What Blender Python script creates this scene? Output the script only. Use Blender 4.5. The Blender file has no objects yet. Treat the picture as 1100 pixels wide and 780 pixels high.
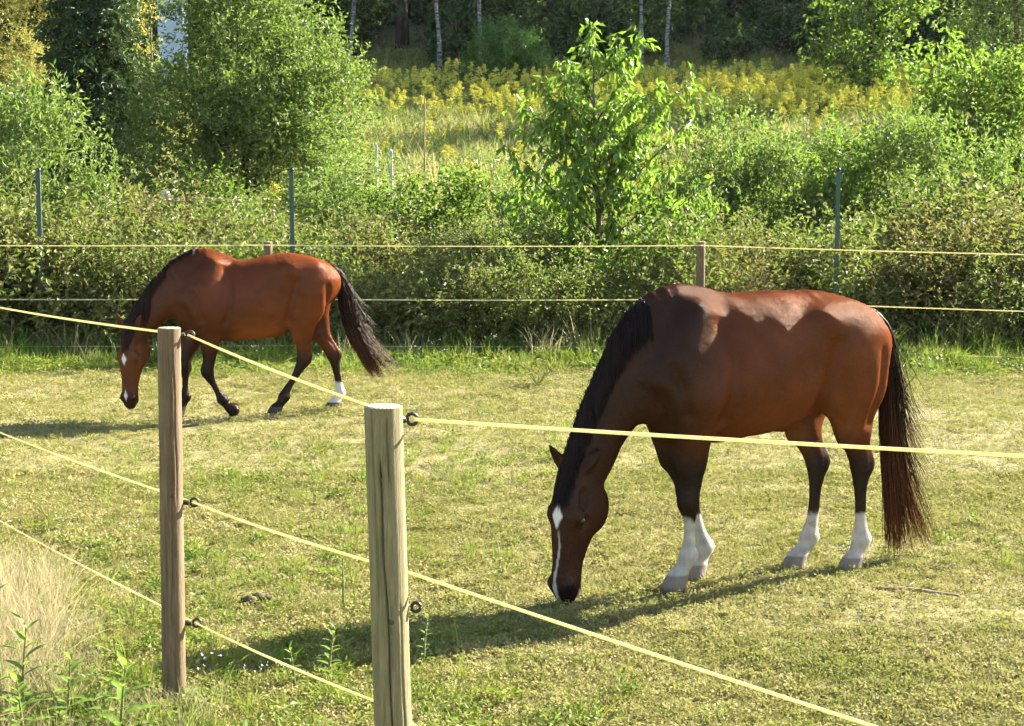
import bpy, math, random
import numpy as np
from mathutils import Vector, Matrix

# ------------------------------------------------------------------ camera, sky, sun, exposure
SC = bpy.context.scene
COL = SC.collection
R = math.radians
CAM_H = 2.08
PITCH = math.atan(175 / 1700.0)
cam_data = bpy.data.cameras.new('camera')
cam = bpy.data.objects.new('camera', cam_data)
COL.objects.link(cam)
cam.location = (0, 0, CAM_H)
cam.rotation_euler = (math.pi / 2 - PITCH, 0, 0)
cam_data.sensor_width = 36
cam_data.lens = 36 * 1700 / 1100.0
cam_data.clip_end = 2000
SC.camera = cam

SUN_EL = R(29)
SUN_DIR = Vector((0.825, 0.565, 0)).normalized()          # horizontal direction towards the sun (right, behind the horses)
SUN_DIR = Vector((SUN_DIR.x * math.cos(SUN_EL), SUN_DIR.y * math.cos(SUN_EL), math.sin(SUN_EL)))
world = bpy.data.worlds.new('World'); SC.world = world
world.use_nodes = True
wn = world.node_tree.nodes; wl = world.node_tree.links
sky = wn.new('ShaderNodeTexSky'); sky.sky_type = 'NISHITA'; sky.sun_disc = False
sky.sun_elevation = SUN_EL
sky.sun_rotation = math.atan2(SUN_DIR.x, SUN_DIR.y)
bg = wn['Background']; bg.inputs['Strength'].default_value = 0.06
wl.new(sky.outputs[0], bg.inputs[0])
sun_data = bpy.data.lights.new('sun', 'SUN'); sun_data.energy = 5.0; sun_data.angle = R(0.55)
sun_data.color = (1.0, 0.935, 0.82)
sun = bpy.data.objects.new('sun', sun_data); COL.objects.link(sun)
sun.rotation_euler = (-SUN_DIR).to_track_quat('-Z', 'Y').to_euler()
sun.location = (12, 8, 12)
SC.view_settings.view_transform = 'Standard'
SC.view_settings.look = 'None'
SC.view_settings.gamma = 1
SC.view_settings.exposure = 2.65
SC.render.engine = 'CYCLES'
SC.cycles.max_bounces = 4; SC.cycles.diffuse_bounces = 2; SC.cycles.glossy_bounces = 2
SC.cycles.transmission_bounces = 4; SC.cycles.transparent_max_bounces = 4
SC.cycles.sample_clamp_indirect = 6
SC.cycles.use_denoising = True
SC.cycles.use_adaptive_sampling = True; SC.cycles.adaptive_threshold = 0.03; SC.cycles.use_light_tree = False

# ------------------------------------------------------------------ helpers
def tag(o, label=None, cat=None, group=None, kind=None):
    if label: o['label'] = label
    if cat: o['category'] = cat
    if group: o['group'] = group
    if kind: o['kind'] = kind
    return o

def empty(name, loc=(0, 0, 0), rz=0.0, parent=None):
    o = bpy.data.objects.new(name, None); COL.objects.link(o)
    o.location = loc; o.rotation_euler = (0, 0, rz); o.empty_display_size = 0.2
    o.parent = parent
    return o

def mesh_np(name, V, F3=None, F4=None, mat=None, smooth=False):
    """fast mesh from numpy arrays of triangles and quads"""
    me = bpy.data.meshes.new(name)
    V = np.asarray(V, np.float32)
    n3 = 0 if F3 is None else len(F3); n4 = 0 if F4 is None else len(F4)
    loops = []
    if n3: loops.append(np.asarray(F3, np.int32).ravel())
    if n4: loops.append(np.asarray(F4, np.int32).ravel())
    loops = np.concatenate(loops)
    starts = np.concatenate([np.arange(n3) * 3, n3 * 3 + np.arange(n4) * 4]).astype(np.int32)
    me.vertices.add(len(V)); me.vertices.foreach_set('co', V.ravel())
    me.loops.add(len(loops)); me.loops.foreach_set('vertex_index', loops)
    me.polygons.add(n3 + n4); me.polygons.foreach_set('loop_start', starts)
    me.update(calc_edges=True)
    me.validate()
    me.polygons.foreach_set('use_smooth', np.full(len(me.polygons), smooth))
    if mat is not None:
        for m in (mat if isinstance(mat, (list, tuple)) else [mat]): me.materials.append(m)
    return me

def obj(name, me, parent=None, loc=(0, 0, 0), rz=0.0, link=True):
    o = bpy.data.objects.new(name, me)
    if link: COL.objects.link(o)
    o.parent = parent; o.location = loc; o.rotation_euler = (0, 0, rz)
    return o

class MB:
    """collects tubes and boxes into one mesh"""
    def __init__(s): s.V = []; s.F3 = []; s.F4 = []; s.n = 0
    def add(s, V, F3=None, F4=None):
        V = np.asarray(V, float).reshape(-1, 3)
        if F3 is not None and len(F3): s.F3.append(np.asarray(F3, int).reshape(-1, 3) + s.n)
        if F4 is not None and len(F4): s.F4.append(np.asarray(F4, int).reshape(-1, 4) + s.n)
        s.V.append(V); s.n += len(V)
    def tube(s, pts, rad, sides=6, cap=True, flat=None):
        pts = np.asarray(pts, float); n = len(pts)
        rad = np.broadcast_to(np.asarray(rad, float), (n,))
        T = np.gradient(pts, axis=0); T /= np.linalg.norm(T, axis=1)[:, None] + 1e-9
        up = np.array([0, 0, 1.0]) if abs(T[:, 2]).mean() < 0.8 else np.array([0, 1.0, 0.03])
        A = np.cross(T, up); A /= np.linalg.norm(A, axis=1)[:, None] + 1e-9
        B = np.cross(A, T)
        th = np.arange(sides) * 2 * math.pi / sides
        fa, fb = (1, 1) if flat is None else flat
        ring = pts[:, None] + rad[:, None, None] * (fa * np.cos(th)[None, :, None] * A[:, None] + fb * np.sin(th)[None, :, None] * B[:, None])
        i = np.arange(n - 1)[:, None] * sides; j = np.arange(sides)[None]; k = (j + 1) % sides
        F4 = np.stack([i + j, i + k, i + sides + k, i + sides + j], -1).reshape(-1, 4)
        V = ring.reshape(-1, 3); F3 = []
        if cap:
            V = np.vstack([V, pts[0], pts[-1]]); a = n * sides
            F3 = [[a, (q + 1) % sides, q] for q in range(sides)] + [[a + 1, (n - 1) * sides + q, (n - 1) * sides + (q + 1) % sides] for q in range(sides)]
        s.add(V, F3, F4)
    def box(s, c, h, rz=0.0):
        c = np.array(c, float); ca, sa = math.cos(rz), math.sin(rz)
        V = [[x * h[0], y * h[1], z * h[2]] for x in (-1, 1) for y in (-1, 1) for z in (-1, 1)]
        V = [[c[0] + v[0] * ca - v[1] * sa, c[1] + v[0] * sa + v[1] * ca, c[2] + v[2]] for v in V]
        s.add(V, None, [[0, 1, 3, 2], [4, 6, 7, 5], [0, 4, 5, 1], [2, 3, 7, 6], [0, 2, 6, 4], [1, 5, 7, 3]])
    def mesh(s, name, mat, smooth=True):
        return mesh_np(name, np.concatenate(s.V), np.concatenate(s.F3) if s.F3 else None, np.concatenate(s.F4) if s.F4 else None, mat, smooth)

def catmull(P, per):
    P = np.asarray(P, float)
    Q = np.vstack([2 * P[0] - P[1], P, 2 * P[-1] - P[-2]])
    out = []
    for i in range(1, len(Q) - 2):
        t = np.linspace(0, 1, per, endpoint=False)[:, None]
        a, b, c, d = Q[i - 1], Q[i], Q[i + 1], Q[i + 2]
        out.append(0.5 * ((2 * b) + (-a + c) * t + (2 * a - 5 * b + 4 * c - d) * t ** 2 + (-a + 3 * b - 3 * c + d) * t ** 3))
    out.append(P[-1:])
    return np.vstack(out)

def sstep(a, b, x):
    t = np.clip((x - a) / (b - a), 0, 1); return t * t * (3 - 2 * t)

def vnoise(P, scale=1.0, seed=0):
    """cheap smooth pseudo noise in 0..1"""
    r = np.random.RandomState(seed); s = 0
    P = np.asarray(P, float) * scale
    for k in range(5):
        w = r.normal(size=3) * (1.0 + 0.45 * k); s = s + np.sin(P @ w + r.uniform(0, 6.28)) / (1 + 0.35 * k)
    return 0.5 + 0.5 * s / 3.2

# ------------------------------------------------------------------ materials
class NT:
    def __init__(s, name):
        s.m = bpy.data.materials.new(name); s.m.use_nodes = True
        s.t = s.m.node_tree; s.t.nodes.clear()
        s.out = s.n('ShaderNodeOutputMaterial')
    def n(s, typ, **kw):
        nd = s.t.nodes.new(typ)
        for k, v in kw.items():
            if k.startswith('_'): setattr(nd, k[1:], v)
        for k, v in kw.items():
            if not k.startswith('_'):
                nd.inputs[k.replace('__', ' ')].default_value = v
        return nd
    def l(s, a, b): s.t.links.new(a, b)
    def ramp(s, fac, stops):
        r = s.n('ShaderNodeValToRGB'); e = r.color_ramp.elements
        while len(e) > 1: e.remove(e[0])
        e[0].position = stops[0][0]; e[0].color = (*stops[0][1], 1)
        for p, c in stops[1:]:
            x = e.new(p); x.color = (*c, 1)
        s.l(fac, r.inputs[0]); return r.outputs[0]
    def noise(s, vec, scale, detail=3, rough=0.6, dist=0.0):
        nd = s.n('ShaderNodeTexNoise', Scale=scale, Detail=detail, Roughness=rough, Distortion=dist)
        if vec is not None: s.l(vec, nd.inputs['Vector'])
        return nd.outputs['Fac']
    def mix(s, fac, a, b, blend='MIX'):
        m = s.n('ShaderNodeMix', _data_type='RGBA', _blend_type=blend)
        for v, i in ((fac, 0), (a, 6), (b, 7)):
            if hasattr(v, 'links'): s.l(v, m.inputs[i])
            elif i == 0: m.inputs[0].default_value = v
            else: m.inputs[i].default_value = (*v, 1)
        return m.outputs[2]
    def math(s, op, a, b=0.0, c=None):
        m = s.n('ShaderNodeMath', _operation=op)
        for v, i in ((a, 0), (b, 1), (c, 2)):
            if v is None: continue
            if hasattr(v, 'links'): s.l(v, m.inputs[i])
            else: m.inputs[i].default_value = v
        return m.outputs[0]
    def map(s, vec, scale=(1, 1, 1), rot=(0, 0, 0)):
        m = s.n('ShaderNodeMapping'); m.inputs['Scale'].default_value = scale; m.inputs['Rotation'].default_value = rot
        s.l(vec, m.inputs['Vector']); return m.outputs[0]
    def bsdf(s, col, rough=0.7, spec=0.5, bump=None, bstr=0.3, bdist=0.01, **kw):
        b = s.n('ShaderNodeBsdfPrincipled', **kw)
        for v, k in ((col, 'Base Color'), (rough, 'Roughness'), (spec, 'Specular IOR Level')):
            if hasattr(v, 'links'): s.l(v, b.inputs[k])
            elif k == 'Base Color': b.inputs[k].default_value = (*v, 1)
            else: b.inputs[k].default_value = v
        if bump is not None:
            bp = s.n('ShaderNodeBump', Strength=bstr, Distance=bdist); s.l(bump, bp.inputs['Height']); s.l(bp.outputs[0], b.inputs['Normal'])
        return b
    def done(s, shader): s.l(shader.outputs[0], s.out.inputs[0]); return s.m

def leaf_mat(name, cols, trans=(0.25, 0.42, 0.04), tfac=0.4, rough=0.42, spec=0.5, patch=0.35, pscale=0.9):
    """leaves: colour varies leaf by leaf and in loose patches; light passes through"""
    t = NT(name)
    g = t.n('ShaderNodeNewGeometry')
    nz = t.noise(g.outputs['Position'], pscale, 2)
    f = t.math('ADD', t.math('MULTIPLY', g.outputs['Random Per Island'], 1 - patch), t.math('MULTIPLY', nz, patch))
    k = len(cols) - 1
    col = t.ramp(f, [(0.15 + 0.7 * i / k, c) for i, c in enumerate(cols)])
    b = t.bsdf(col, rough, spec)
    tr = t.n('ShaderNodeBsdfTranslucent')
    tc = t.mix(0.5, col, trans)
    t.l(tc, tr.inputs[0])
    mx = t.n('ShaderNodeMixShader'); mx.inputs[0].default_value = tfac
    t.l(b.outputs[0], mx.inputs[1]); t.l(tr.outputs[0], mx.inputs[2])
    return t.done(mx)

def bark_mat(name, c1, c2, scale=9.0, stretch=0.25, bstr=0.6):
    t = NT(name); tc = t.n('ShaderNodeTexCoord')
    v = t.map(tc.outputs['Object'], (1, 1, stretch))
    nz = t.noise(v, scale, 5, 0.65)
    return t.done(t.bsdf(t.ramp(nz, [(0.3, c1), (0.7, c2)]), 0.85, 0.25, nz, bstr, 0.02))

M = {}
# ground of the paddock and the slope behind
def ground_mat():
    t = NT('paddock_ground'); g = t.n('ShaderNodeNewGeometry'); p = g.outputs['Position']
    a = t.noise(p, 0.7, 4); b = t.noise(p, 9.0, 5, 0.7); c = t.noise(p, 55.0, 3, 0.7)
    base = t.ramp(b, [(0.3, (0.14, 0.115, 0.05)), (0.5, (0.225, 0.19, 0.085)), (0.72, (0.30, 0.25, 0.125))])
    green = t.ramp(c, [(0.3, (0.12, 0.12, 0.03)), (0.7, (0.24, 0.22, 0.075))])
    col = t.mix(t.ramp(a, [(0.38, (0.15,) * 3), (0.62, (0.75,) * 3)]), base, green)
    fine = t.ramp(c, [(0.25, (0.55,) * 3), (0.6, (1.05,) * 3)])
    col = t.mix(1.0, col, fine, 'MULTIPLY')
    return t.done(t.bsdf(col, 0.95, 0.15, t.math('ADD', b, t.math('MULTIPLY', c, 0.6)), 0.7, 0.03))
M['ground'] = ground_mat()

def grass_mat(name, cols, tfac=0.35, pscale=0.8, rough=0.5, tint=(0.3, 0.36, 0.04)):
    t = NT(name); g = t.n('ShaderNodeNewGeometry'); oi = t.n('ShaderNodeObjectInfo')
    nz = t.noise(g.outputs['Position'], pscale, 4, 0.65)
    f = t.math('ADD', t.math('MULTIPLY', nz, 0.62), t.math('ADD', t.math('MULTIPLY', oi.outputs['Random'], 0.24), t.math('MULTIPLY', g.outputs['Random Per Island'], 0.14)))
    k = len(cols) - 1
    col = t.ramp(f, [(0.30 + 0.42 * i / k, c) for i, c in enumerate(cols)])
    b = t.bsdf(col, rough, 0.12)
    tr = t.n('ShaderNodeBsdfTranslucent'); t.l(t.mix(0.4, col, tint), tr.inputs[0])
    mx = t.n('ShaderNodeMixShader'); mx.inputs[0].default_value = tfac
    t.l(b.outputs[0], mx.inputs[1]); t.l(tr.outputs[0], mx.inputs[2])
    return t.done(mx)
M['turf'] = grass_mat('turf_blades', [(0.155, 0.178, 0.040), (0.258, 0.238, 0.077), (0.332, 0.283, 0.118), (0.375, 0.310, 0.155)], rough=.8, tfac=.28, pscale=1.1)
M['straw'] = grass_mat('dry_straw', [(0.27, 0.23, 0.11), (0.35, 0.30, 0.16), (0.42, 0.36, 0.21)], tint=(0.55, 0.47, 0.25), rough=.7)
M['lush'] = grass_mat('lush_grass', [(0.055, 0.11, 0.014), (0.10, 0.17, 0.02), (0.17, 0.22, 0.035), (0.26, 0.27, 0.06)])
M['meadow'] = grass_mat('meadow_grass', [(0.17, 0.24, 0.04), (0.29, 0.31, 0.08), (0.42, 0.38, 0.14), (0.48, 0.40, 0.18)], pscale=0.15, tint=(0.5, 0.5, 0.15))
# ------------------------------------------------------------------ the land
def land(x, y):
    """height of the ground: flat paddock, then a slope rising to the wood"""
    x = np.asarray(x, float); y = np.asarray(y, float)
    t = np.maximum(y - 22.5, 0)
    h = 0.150 * np.sqrt(t * t + 9) - 0.45
    h = np.where(y > 74, h + 0.16 * np.maximum(y - 74, 0), h)
    h = h + 0.35 * sstep(26, 40, y) * np.sin(x * .11 + 1.0) * np.cos(y * .07)
    p = (0.028 * np.sin(x * 1.3 + y * .6) + 0.020 * np.sin(x * 2.1 - y * 1.7) + 0.012 * np.sin(x * 4.3 + y * 3.9)) * sstep(0, 3, y)
    return h + p * 0.6
def lz(x, y): return float(land(x, y))

def grid_mesh(name, xs, ys, mat, dz=0.0):
    X, Y = np.meshgrid(xs, ys); Z = land(X, Y) + dz
    V = np.stack([X, Y, Z], -1).reshape(-1, 3); nx, ny = len(xs), len(ys)
    i = np.arange(ny - 1)[:, None] * nx + np.arange(nx - 1)[None]
    return mesh_np(name, V, None, np.stack([i, i + 1, i + nx + 1, i + nx], -1).reshape(-1, 4), mat, True)
xs = np.unique(np.concatenate([np.linspace(-260, -40, 30), np.linspace(-40, -8, 40), np.linspace(-8, 8, 130), np.linspace(8, 40, 40), np.linspace(40, 260, 30)]))
ys = np.unique(np.concatenate([np.linspace(-60, 0, 14), np.linspace(0, 24, 190), np.linspace(24, 90, 80), np.linspace(90, 420, 40)]))
tag(obj('ground', grid_mesh('ground', xs, ys, M['ground'])), 'grazed paddock turf running up into a wild meadow slope', 'ground', kind='structure')

# ------------------------------------------------------------------ plants : builders
def unit(v): return v / (np.linalg.norm(v, axis=-1, keepdims=True) + 1e-9)

def leaf_arrays(rng, P, axis, L, W, up=0.6, fold=0.25, jitter=0.35):
    """folded diamond leaves: P base points, axis directions"""
    n = len(P)
    A = unit(axis + rng.normal(0, jitter, (n, 3)))
    ref = rng.normal(0, 1, (n, 3)); ref[:, 2] += up * 2
    S = unit(np.cross(A, ref)); N = np.cross(S, A)
    L = np.broadcast_to(L, (n,))[:, None] * rng.uniform(.7, 1.25, (n, 1)); W = np.broadcast_to(W, (n,))[:, None] * rng.uniform(.75, 1.2, (n, 1))
    mid = P + A * L * .45 - N * 0
    a = mid + S * W * .5 + N * W * fold; b = mid - S * W * .5 + N * W * fold
    tip = P + A * L - N * L * .12
    V = np.stack([P, a, tip, b], 1).reshape(-1, 3)
    i = np.arange(n)[:, None] * 4
    return V, np.concatenate([i + np.array([[0, 1, 2]]), i + np.array([[0, 2, 3]])], 1).reshape(-1, 3)

def lobes_sample(rng, lobes, n, shell=2.6):
    lb = np.array(lobes, float); vol = lb[:, 3] * lb[:, 4] * lb[:, 5]; vol = vol ** (2 / 3.)
    k = rng.choice(len(lb), n, p=vol / vol.sum())
    d = unit(rng.normal(size=(n, 3))); r = rng.uniform(0, 1, (n, 1)) ** (1 / shell)
    return lb[k, :3] + d * r * lb[k, 3:6], d, k

def crown(rng, lobes, clusters, twigs, leaves, twig_len, L, W, spread=.22, upw=.5, droop=0.0, jitter=.45, shell=2.6, leaf_up=.6, floor=None):
    """leafy twigs gathered in clusters spread through the crown's volume; returns leaf mesh arrays, cluster centres, twig lines"""
    C, d, k = lobes_sample(rng, lobes, clusters, shell)
    if floor is not None: C[:, 2] = np.maximum(C[:, 2], floor)
    ci = np.repeat(np.arange(clusters), twigs)
    n = len(ci)
    P0 = C[ci] + rng.normal(0, spread, (n, 3)) * np.array([1, 1, .8])
    D = unit(d[ci] * .8 + rng.normal(0, .55, (n, 3)) + np.array([0, 0, upw]))
    tl = twig_len * rng.uniform(.6, 1.3, (n, 1))
    P0 = P0 - D * tl * .4
    s = (np.arange(leaves) + rng.uniform(0, 1, (n, leaves))) / leaves
    bend = np.array([0, 0, -1.0]) * droop
    base = P0[:, None] + D[:, None] * (tl[:, None] * s[..., None]) + bend * (tl[:, None] * s[..., None] ** 2) * .6
    ax = D[:, None] * .55 + rng.normal(0, .62, (n, leaves, 3)) + bend * 1.2
    V, F = leaf_arrays(rng, base.reshape(-1, 3), unit(ax.reshape(-1, 3)), L, W, leaf_up, .22, jitter)
    return V, F, C, (P0, P0 + D * tl)

def limbs(rng, base, height, C, r0, n_limb=9, mat=None, name='trunk', stems=1, wob=.08, lean=(0, 0), top=0.75, sides=7):
    """tapered trunk(s) with limbs that reach into the crown's clusters"""
    m = MB(); b = np.array(base, float)
    starts = []
    for q in range(stems):
        a = rng.uniform(0, 6.28); off = np.array([math.cos(a), math.sin(a), 0]) * (0 if stems == 1 else rng.uniform(.05, .25))
        t = np.linspace(0, 1, 9)[:, None]
        tip = np.array([lean[0] + (0 if stems == 1 else off[0] * 3.0), lean[1] + (0 if stems == 1 else off[1] * 3.0), height * top])
        line = b + off + t * tip + np.cumsum(rng.normal(0, wob / 3, (9, 3)) * np.array([1, 1, 0]), 0) * np.minimum(t * 3, 1) - np.array([0, 0, .15]) * (1 - t)
        rr = r0 / math.sqrt(stems) * (1 - .8 * t[:, 0]) * (1 + .5 * np.exp(-t[:, 0] * 14))
        m.tube(line, rr, sides); starts.append((line, rr))
    pick = rng.choice(len(C), min(n_limb, len(C)), replace=False)
    for c in C[pick]:
        line, rr = starts[rng.randint(len(starts))]
        k = int(np.clip(np.searchsorted(line[:, 2], c[2] - .35 * np.hypot(*(c - line[4])[:2]) - .1 * height), 1, 7))
        p = line[k]; mid = (p + c) / 2 + rng.normal(0, .06, 3) * height * .3 + np.array([0, 0, .04 * height])
        cur = catmull([p, mid, c], 5); m.tube(cur, np.linspace(rr[k] * .5, max(.004, rr[k] * .10), len(cur)), 5)
    return m.mesh(name, mat)

def plant(name, label, cat, group, x, y, mats, crown_mesh, trunk_mesh, rz=0.0, sc=1.0, z=None, parts=('trunk', 'crown')):
    r = empty(name, (x, y, lz(x, y) if z is None else z), rz)
    r.scale = (sc, sc, sc) if not isinstance(sc, tuple) else sc
    tag(r, label, cat, group)
    if trunk_mesh is not None: obj(parts[0], trunk_mesh, r)
    obj(parts[1], crown_mesh, r)
    return r

M['leaf_shrub'] = leaf_mat('grey_green_leaves', [(0.045, 0.080, 0.014), (0.095, 0.140, 0.026), (0.17, 0.21, 0.055), (0.29, 0.31, 0.13)], tfac=.38, rough=.5, spec=.3)
M['leaf_apple'] = leaf_mat('broad_green_leaves', [(0.040, 0.085, 0.010), (0.080, 0.140, 0.016), (0.14, 0.20, 0.03), (0.24, 0.27, 0.06)], tfac=.40, rough=.5, spec=.3)
M['leaf_cherry'] = leaf_mat('bright_green_leaves', [(0.055, 0.115, 0.010), (0.10, 0.180, 0.016), (0.16, 0.235, 0.028), (0.24, 0.30, 0.05)], trans=(.26, .46, .04), tfac=.45, rough=.38)
M['leaf_bramble'] = leaf_mat('olive_leaves', [(0.045, 0.060, 0.012), (0.11, 0.12, 0.03), (0.21, 0.19, 0.06), (0.32, 0.24, 0.11)], tfac=.30, patch=.5, rough=.55, spec=.22)
M['leaf_rust'] = leaf_mat('rusty_leaves', [(0.05, 0.06, 0.015), (0.11, 0.11, 0.03), (0.18, 0.16, 0.055), (0.27, 0.22, 0.10)], trans=(.32, .30, .06), tfac=.3, patch=.4, rough=.6, spec=.2)
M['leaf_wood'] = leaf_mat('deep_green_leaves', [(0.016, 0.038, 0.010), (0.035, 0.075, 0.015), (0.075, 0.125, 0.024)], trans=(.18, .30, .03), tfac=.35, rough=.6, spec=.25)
M['leaf_round'] = leaf_mat('round_bush_leaves', [(0.045, 0.11, 0.014), (0.075, 0.16, 0.020), (0.11, 0.20, 0.03)], trans=(.16, .36, .03), tfac=.4, rough=.5)
M['leaf_yellow'] = leaf_mat('yellowing_leaves', [(0.13, 0.17, 0.03), (0.26, 0.25, 0.05), (0.42, 0.36, 0.09), (0.50, 0.42, 0.15)], trans=(.5, .5, .08), tfac=.42)
M['needle'] = leaf_mat('spruce_needles', [(0.022, 0.048, 0.016), (0.045, 0.085, 0.026), (0.085, 0.130, 0.042)], trans=(.10, .16, .03), tfac=.22, rough=.55, spec=.3)
M['bark'] = bark_mat('grey_brown_bark', (0.055, 0.040, 0.028), (0.16, 0.125, 0.09))
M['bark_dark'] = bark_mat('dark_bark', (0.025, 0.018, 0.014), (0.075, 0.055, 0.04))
def birch_mat():
    t = NT('birch_bark'); tc = t.n('ShaderNodeTexCoord')
    nz = t.noise(t.map(tc.outputs['Object'], (1.2, 1.2, 5.0)), 2.2, 5, .7)
    return t.done(t.bsdf(t.ramp(nz, [(.40, (.03, .028, .025)), (.52, (.20, .20, .20)), (.75, (.42, .41, .40))]), .7, .3, nz, .3))
M['birch'] = birch_mat()
M['stem'] = bark_mat('weed_stems', (0.10, 0.12, 0.03), (0.22, 0.20, 0.08), 20)
M['dry_stem'] = bark_mat('dry_stems', (0.22, 0.15, 0.08), (0.40, 0.30, 0.17), 20)
t = NT('goldenrod_yellow'); g = t.n('ShaderNodeNewGeometry')
M['golden'] = t.done(t.bsdf(t.ramp(g.outputs['Random Per Island'], [(.1, (.52, .48, .05)), (.9, (.80, .75, .14))]), .7, .2))
t = NT('white_petals'); M['petal'] = t.done(t.bsdf((.78, .76, .70), .7, .2))

# ------------------------------------------------------------------ scattered ground cover (uncountable): point clouds instanced by geometry nodes
def join_protos(name, protos):
    c = bpy.data.collections.new(name)
    for i, (nm, me) in enumerate(protos):
        o = bpy.data.objects.new('%s_%02d' % (name, i), me); c.objects.link(o)
    return c

def scatter(name, pts, rot, scl, idx, coll, label, cat):
    me = bpy.data.meshes.new(name); n = len(pts)
    me.vertices.add(n); me.vertices.foreach_set('co', np.asarray(pts, np.float32).ravel())
    for nm, typ, prop, arr in (('rot', 'FLOAT_VECTOR', 'vector', rot), ('scl', 'FLOAT_VECTOR', 'vector', scl), ('idx', 'INT', 'value', idx)):
        a = me.attributes.new(nm, typ, 'POINT'); a.data.foreach_set(prop, np.asarray(arr, np.int32 if typ == 'INT' else np.float32).ravel())
    o = obj(name, me); tag(o, label, cat, kind='stuff')
    ng = bpy.data.node_groups.new(name, 'GeometryNodeTree')
    ng.interface.new_socket('Geometry', in_out='INPUT', socket_type='NodeSocketGeometry'); ng.interface.new_socket('Geometry', in_out='OUTPUT', socket_type='NodeSocketGeometry')
    N = ng.nodes; gi = N.new('NodeGroupInput'); go = N.new('NodeGroupOutput')
    ci = N.new('GeometryNodeCollectionInfo'); ci.inputs['Collection'].default_value = coll; ci.inputs['Separate Children'].default_value = True; ci.inputs['Reset Children'].default_value = True
    ip = N.new('GeometryNodeInstanceOnPoints'); ip.inputs['Pick Instance'].default_value = True
    def na(nm, typ):
        q = N.new('GeometryNodeInputNamedAttribute'); q.data_type = typ; q.inputs['Name'].default_value = nm; return q.outputs['Attribute']
    lk = ng.links
    lk.new(gi.outputs[0], ip.inputs['Points']); lk.new(ci.outputs[0], ip.inputs['Instance'])
    lk.new(na('idx', 'INT'), ip.inputs['Instance Index'])
    er = N.new('FunctionNodeEulerToRotation'); lk.new(na('rot', 'FLOAT_VECTOR'), er.inputs[0]); lk.new(er.outputs[0], ip.inputs['Rotation'])
    lk.new(na('scl', 'FLOAT_VECTOR'), ip.inputs['Scale']); lk.new(ip.outputs[0], go.inputs[0])
    md = o.modifiers.new('scatter', 'NODES'); md.node_group = ng
    return o

def blades(rng, n, h, w, spread, lean=.5, seg=2, droop=.3):
    """a tuft of grass blades"""
    V = []; F3 = []; F4 = []; c = 0
    for i in range(n):
        a = rng.uniform(0, 6.28); r = spread * math.sqrt(rng.rand()); b = np.array([math.cos(a) * r, math.sin(a) * r, -.005])
        a2 = a + rng.normal(0, .8); d = np.array([math.cos(a2), math.sin(a2), 0]) * abs(rng.normal(0, lean)) + np.array([0, 0, 1.0]); d /= np.linalg.norm(d)
        hh = h * rng.uniform(.55, 1.2); s = np.cross(d, [rng.normal(), rng.normal(), .1]); s /= np.linalg.norm(s); ww = w * rng.uniform(.7, 1.3)
        out = np.array([d[0], d[1], 0])
        for q in range(seg + 1):
            u = q / seg; p = b + d * hh * u + out * hh * droop * u * u - np.array([0, 0, hh * droop * .6 * u * u])
            if q < seg: V += [p - s * ww * .5 * (1 - .35 * u), p + s * ww * .5 * (1 - .35 * u)]
            else: V.append(p)
        for q in range(seg - 1): F4.append([c + 2 * q, c + 2 * q + 1, c + 2 * q + 3, c + 2 * q + 2])
        F3.append([c + 2 * seg - 2, c + 2 * seg - 1, c + 2 * seg]); c += 2 * seg + 1
    return np.array(V), F3, F4

def tuft(name, rng, mat, *a, **k):
    V, F3, F4 = blades(rng, *a, **k); return (name, mesh_np(name, V, F3, F4 or None, mat))

def leafy(name, rng, mat, n, r, L, W, h=.02):
    a = rng.uniform(0, 6.28, n); rr = r * np.sqrt(rng.uniform(0, 1, n))
    P = np.stack([np.cos(a) * rr, np.sin(a) * rr, rng.uniform(.0, h, n)], 1)
    ax = np.stack([np.cos(a), np.sin(a), rng.uniform(.0, .7, n)], 1) + rng.normal(0, .5, (n, 3)) * np.array([1, 1, .3])
    V, F = leaf_arrays(rng, P, unit(ax), L, W, 1.5, .1, .2); return (name, mesh_np(name, V, F, None, mat))

def weed(name, rng, mat, h, n, L, W, side=0, stem=True):
    """upright weed: stem with leaves to the tip"""
    P = []; A = []
    ways = [(0, 0)] + [(rng.uniform(-.4, .4), rng.uniform(-.4, .4)) for _ in range(side)]
    lines = []
    for wx, wy in ways:
        hh = h * rng.uniform(.7, 1.0); z = np.linspace(.06, 1, n) * hh
        x = wx * z + .05 * np.sin(z * 4 + rng.uniform(0, 6)); y = wy * z + .05 * np.sin(z * 5 + rng.uniform(0, 6))
        p = np.stack([x, y, z], 1); a = rng.uniform(0, 6.28, n)
        P.append(p); A.append(np.stack([np.cos(a), np.sin(a), rng.uniform(.0, .8, n)], 1)); lines.append(p)
    P = np.concatenate(P); A = unit(np.concatenate(A))
    V, F = leaf_arrays(rng, P, A, L * (1.15 - .5 * P[:, 2] / h), W, 1.0, .15, .25)
    m = MB(); m.add(V, F)
    if stem:
        for l in lines: m.tube(np.vstack([[0, 0, -.03], l[::max(1, n // 5)], l[-1]]), .004 * max(1, h), 3, cap=False)
    return (name, m.mesh(name, mat, False))

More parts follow.
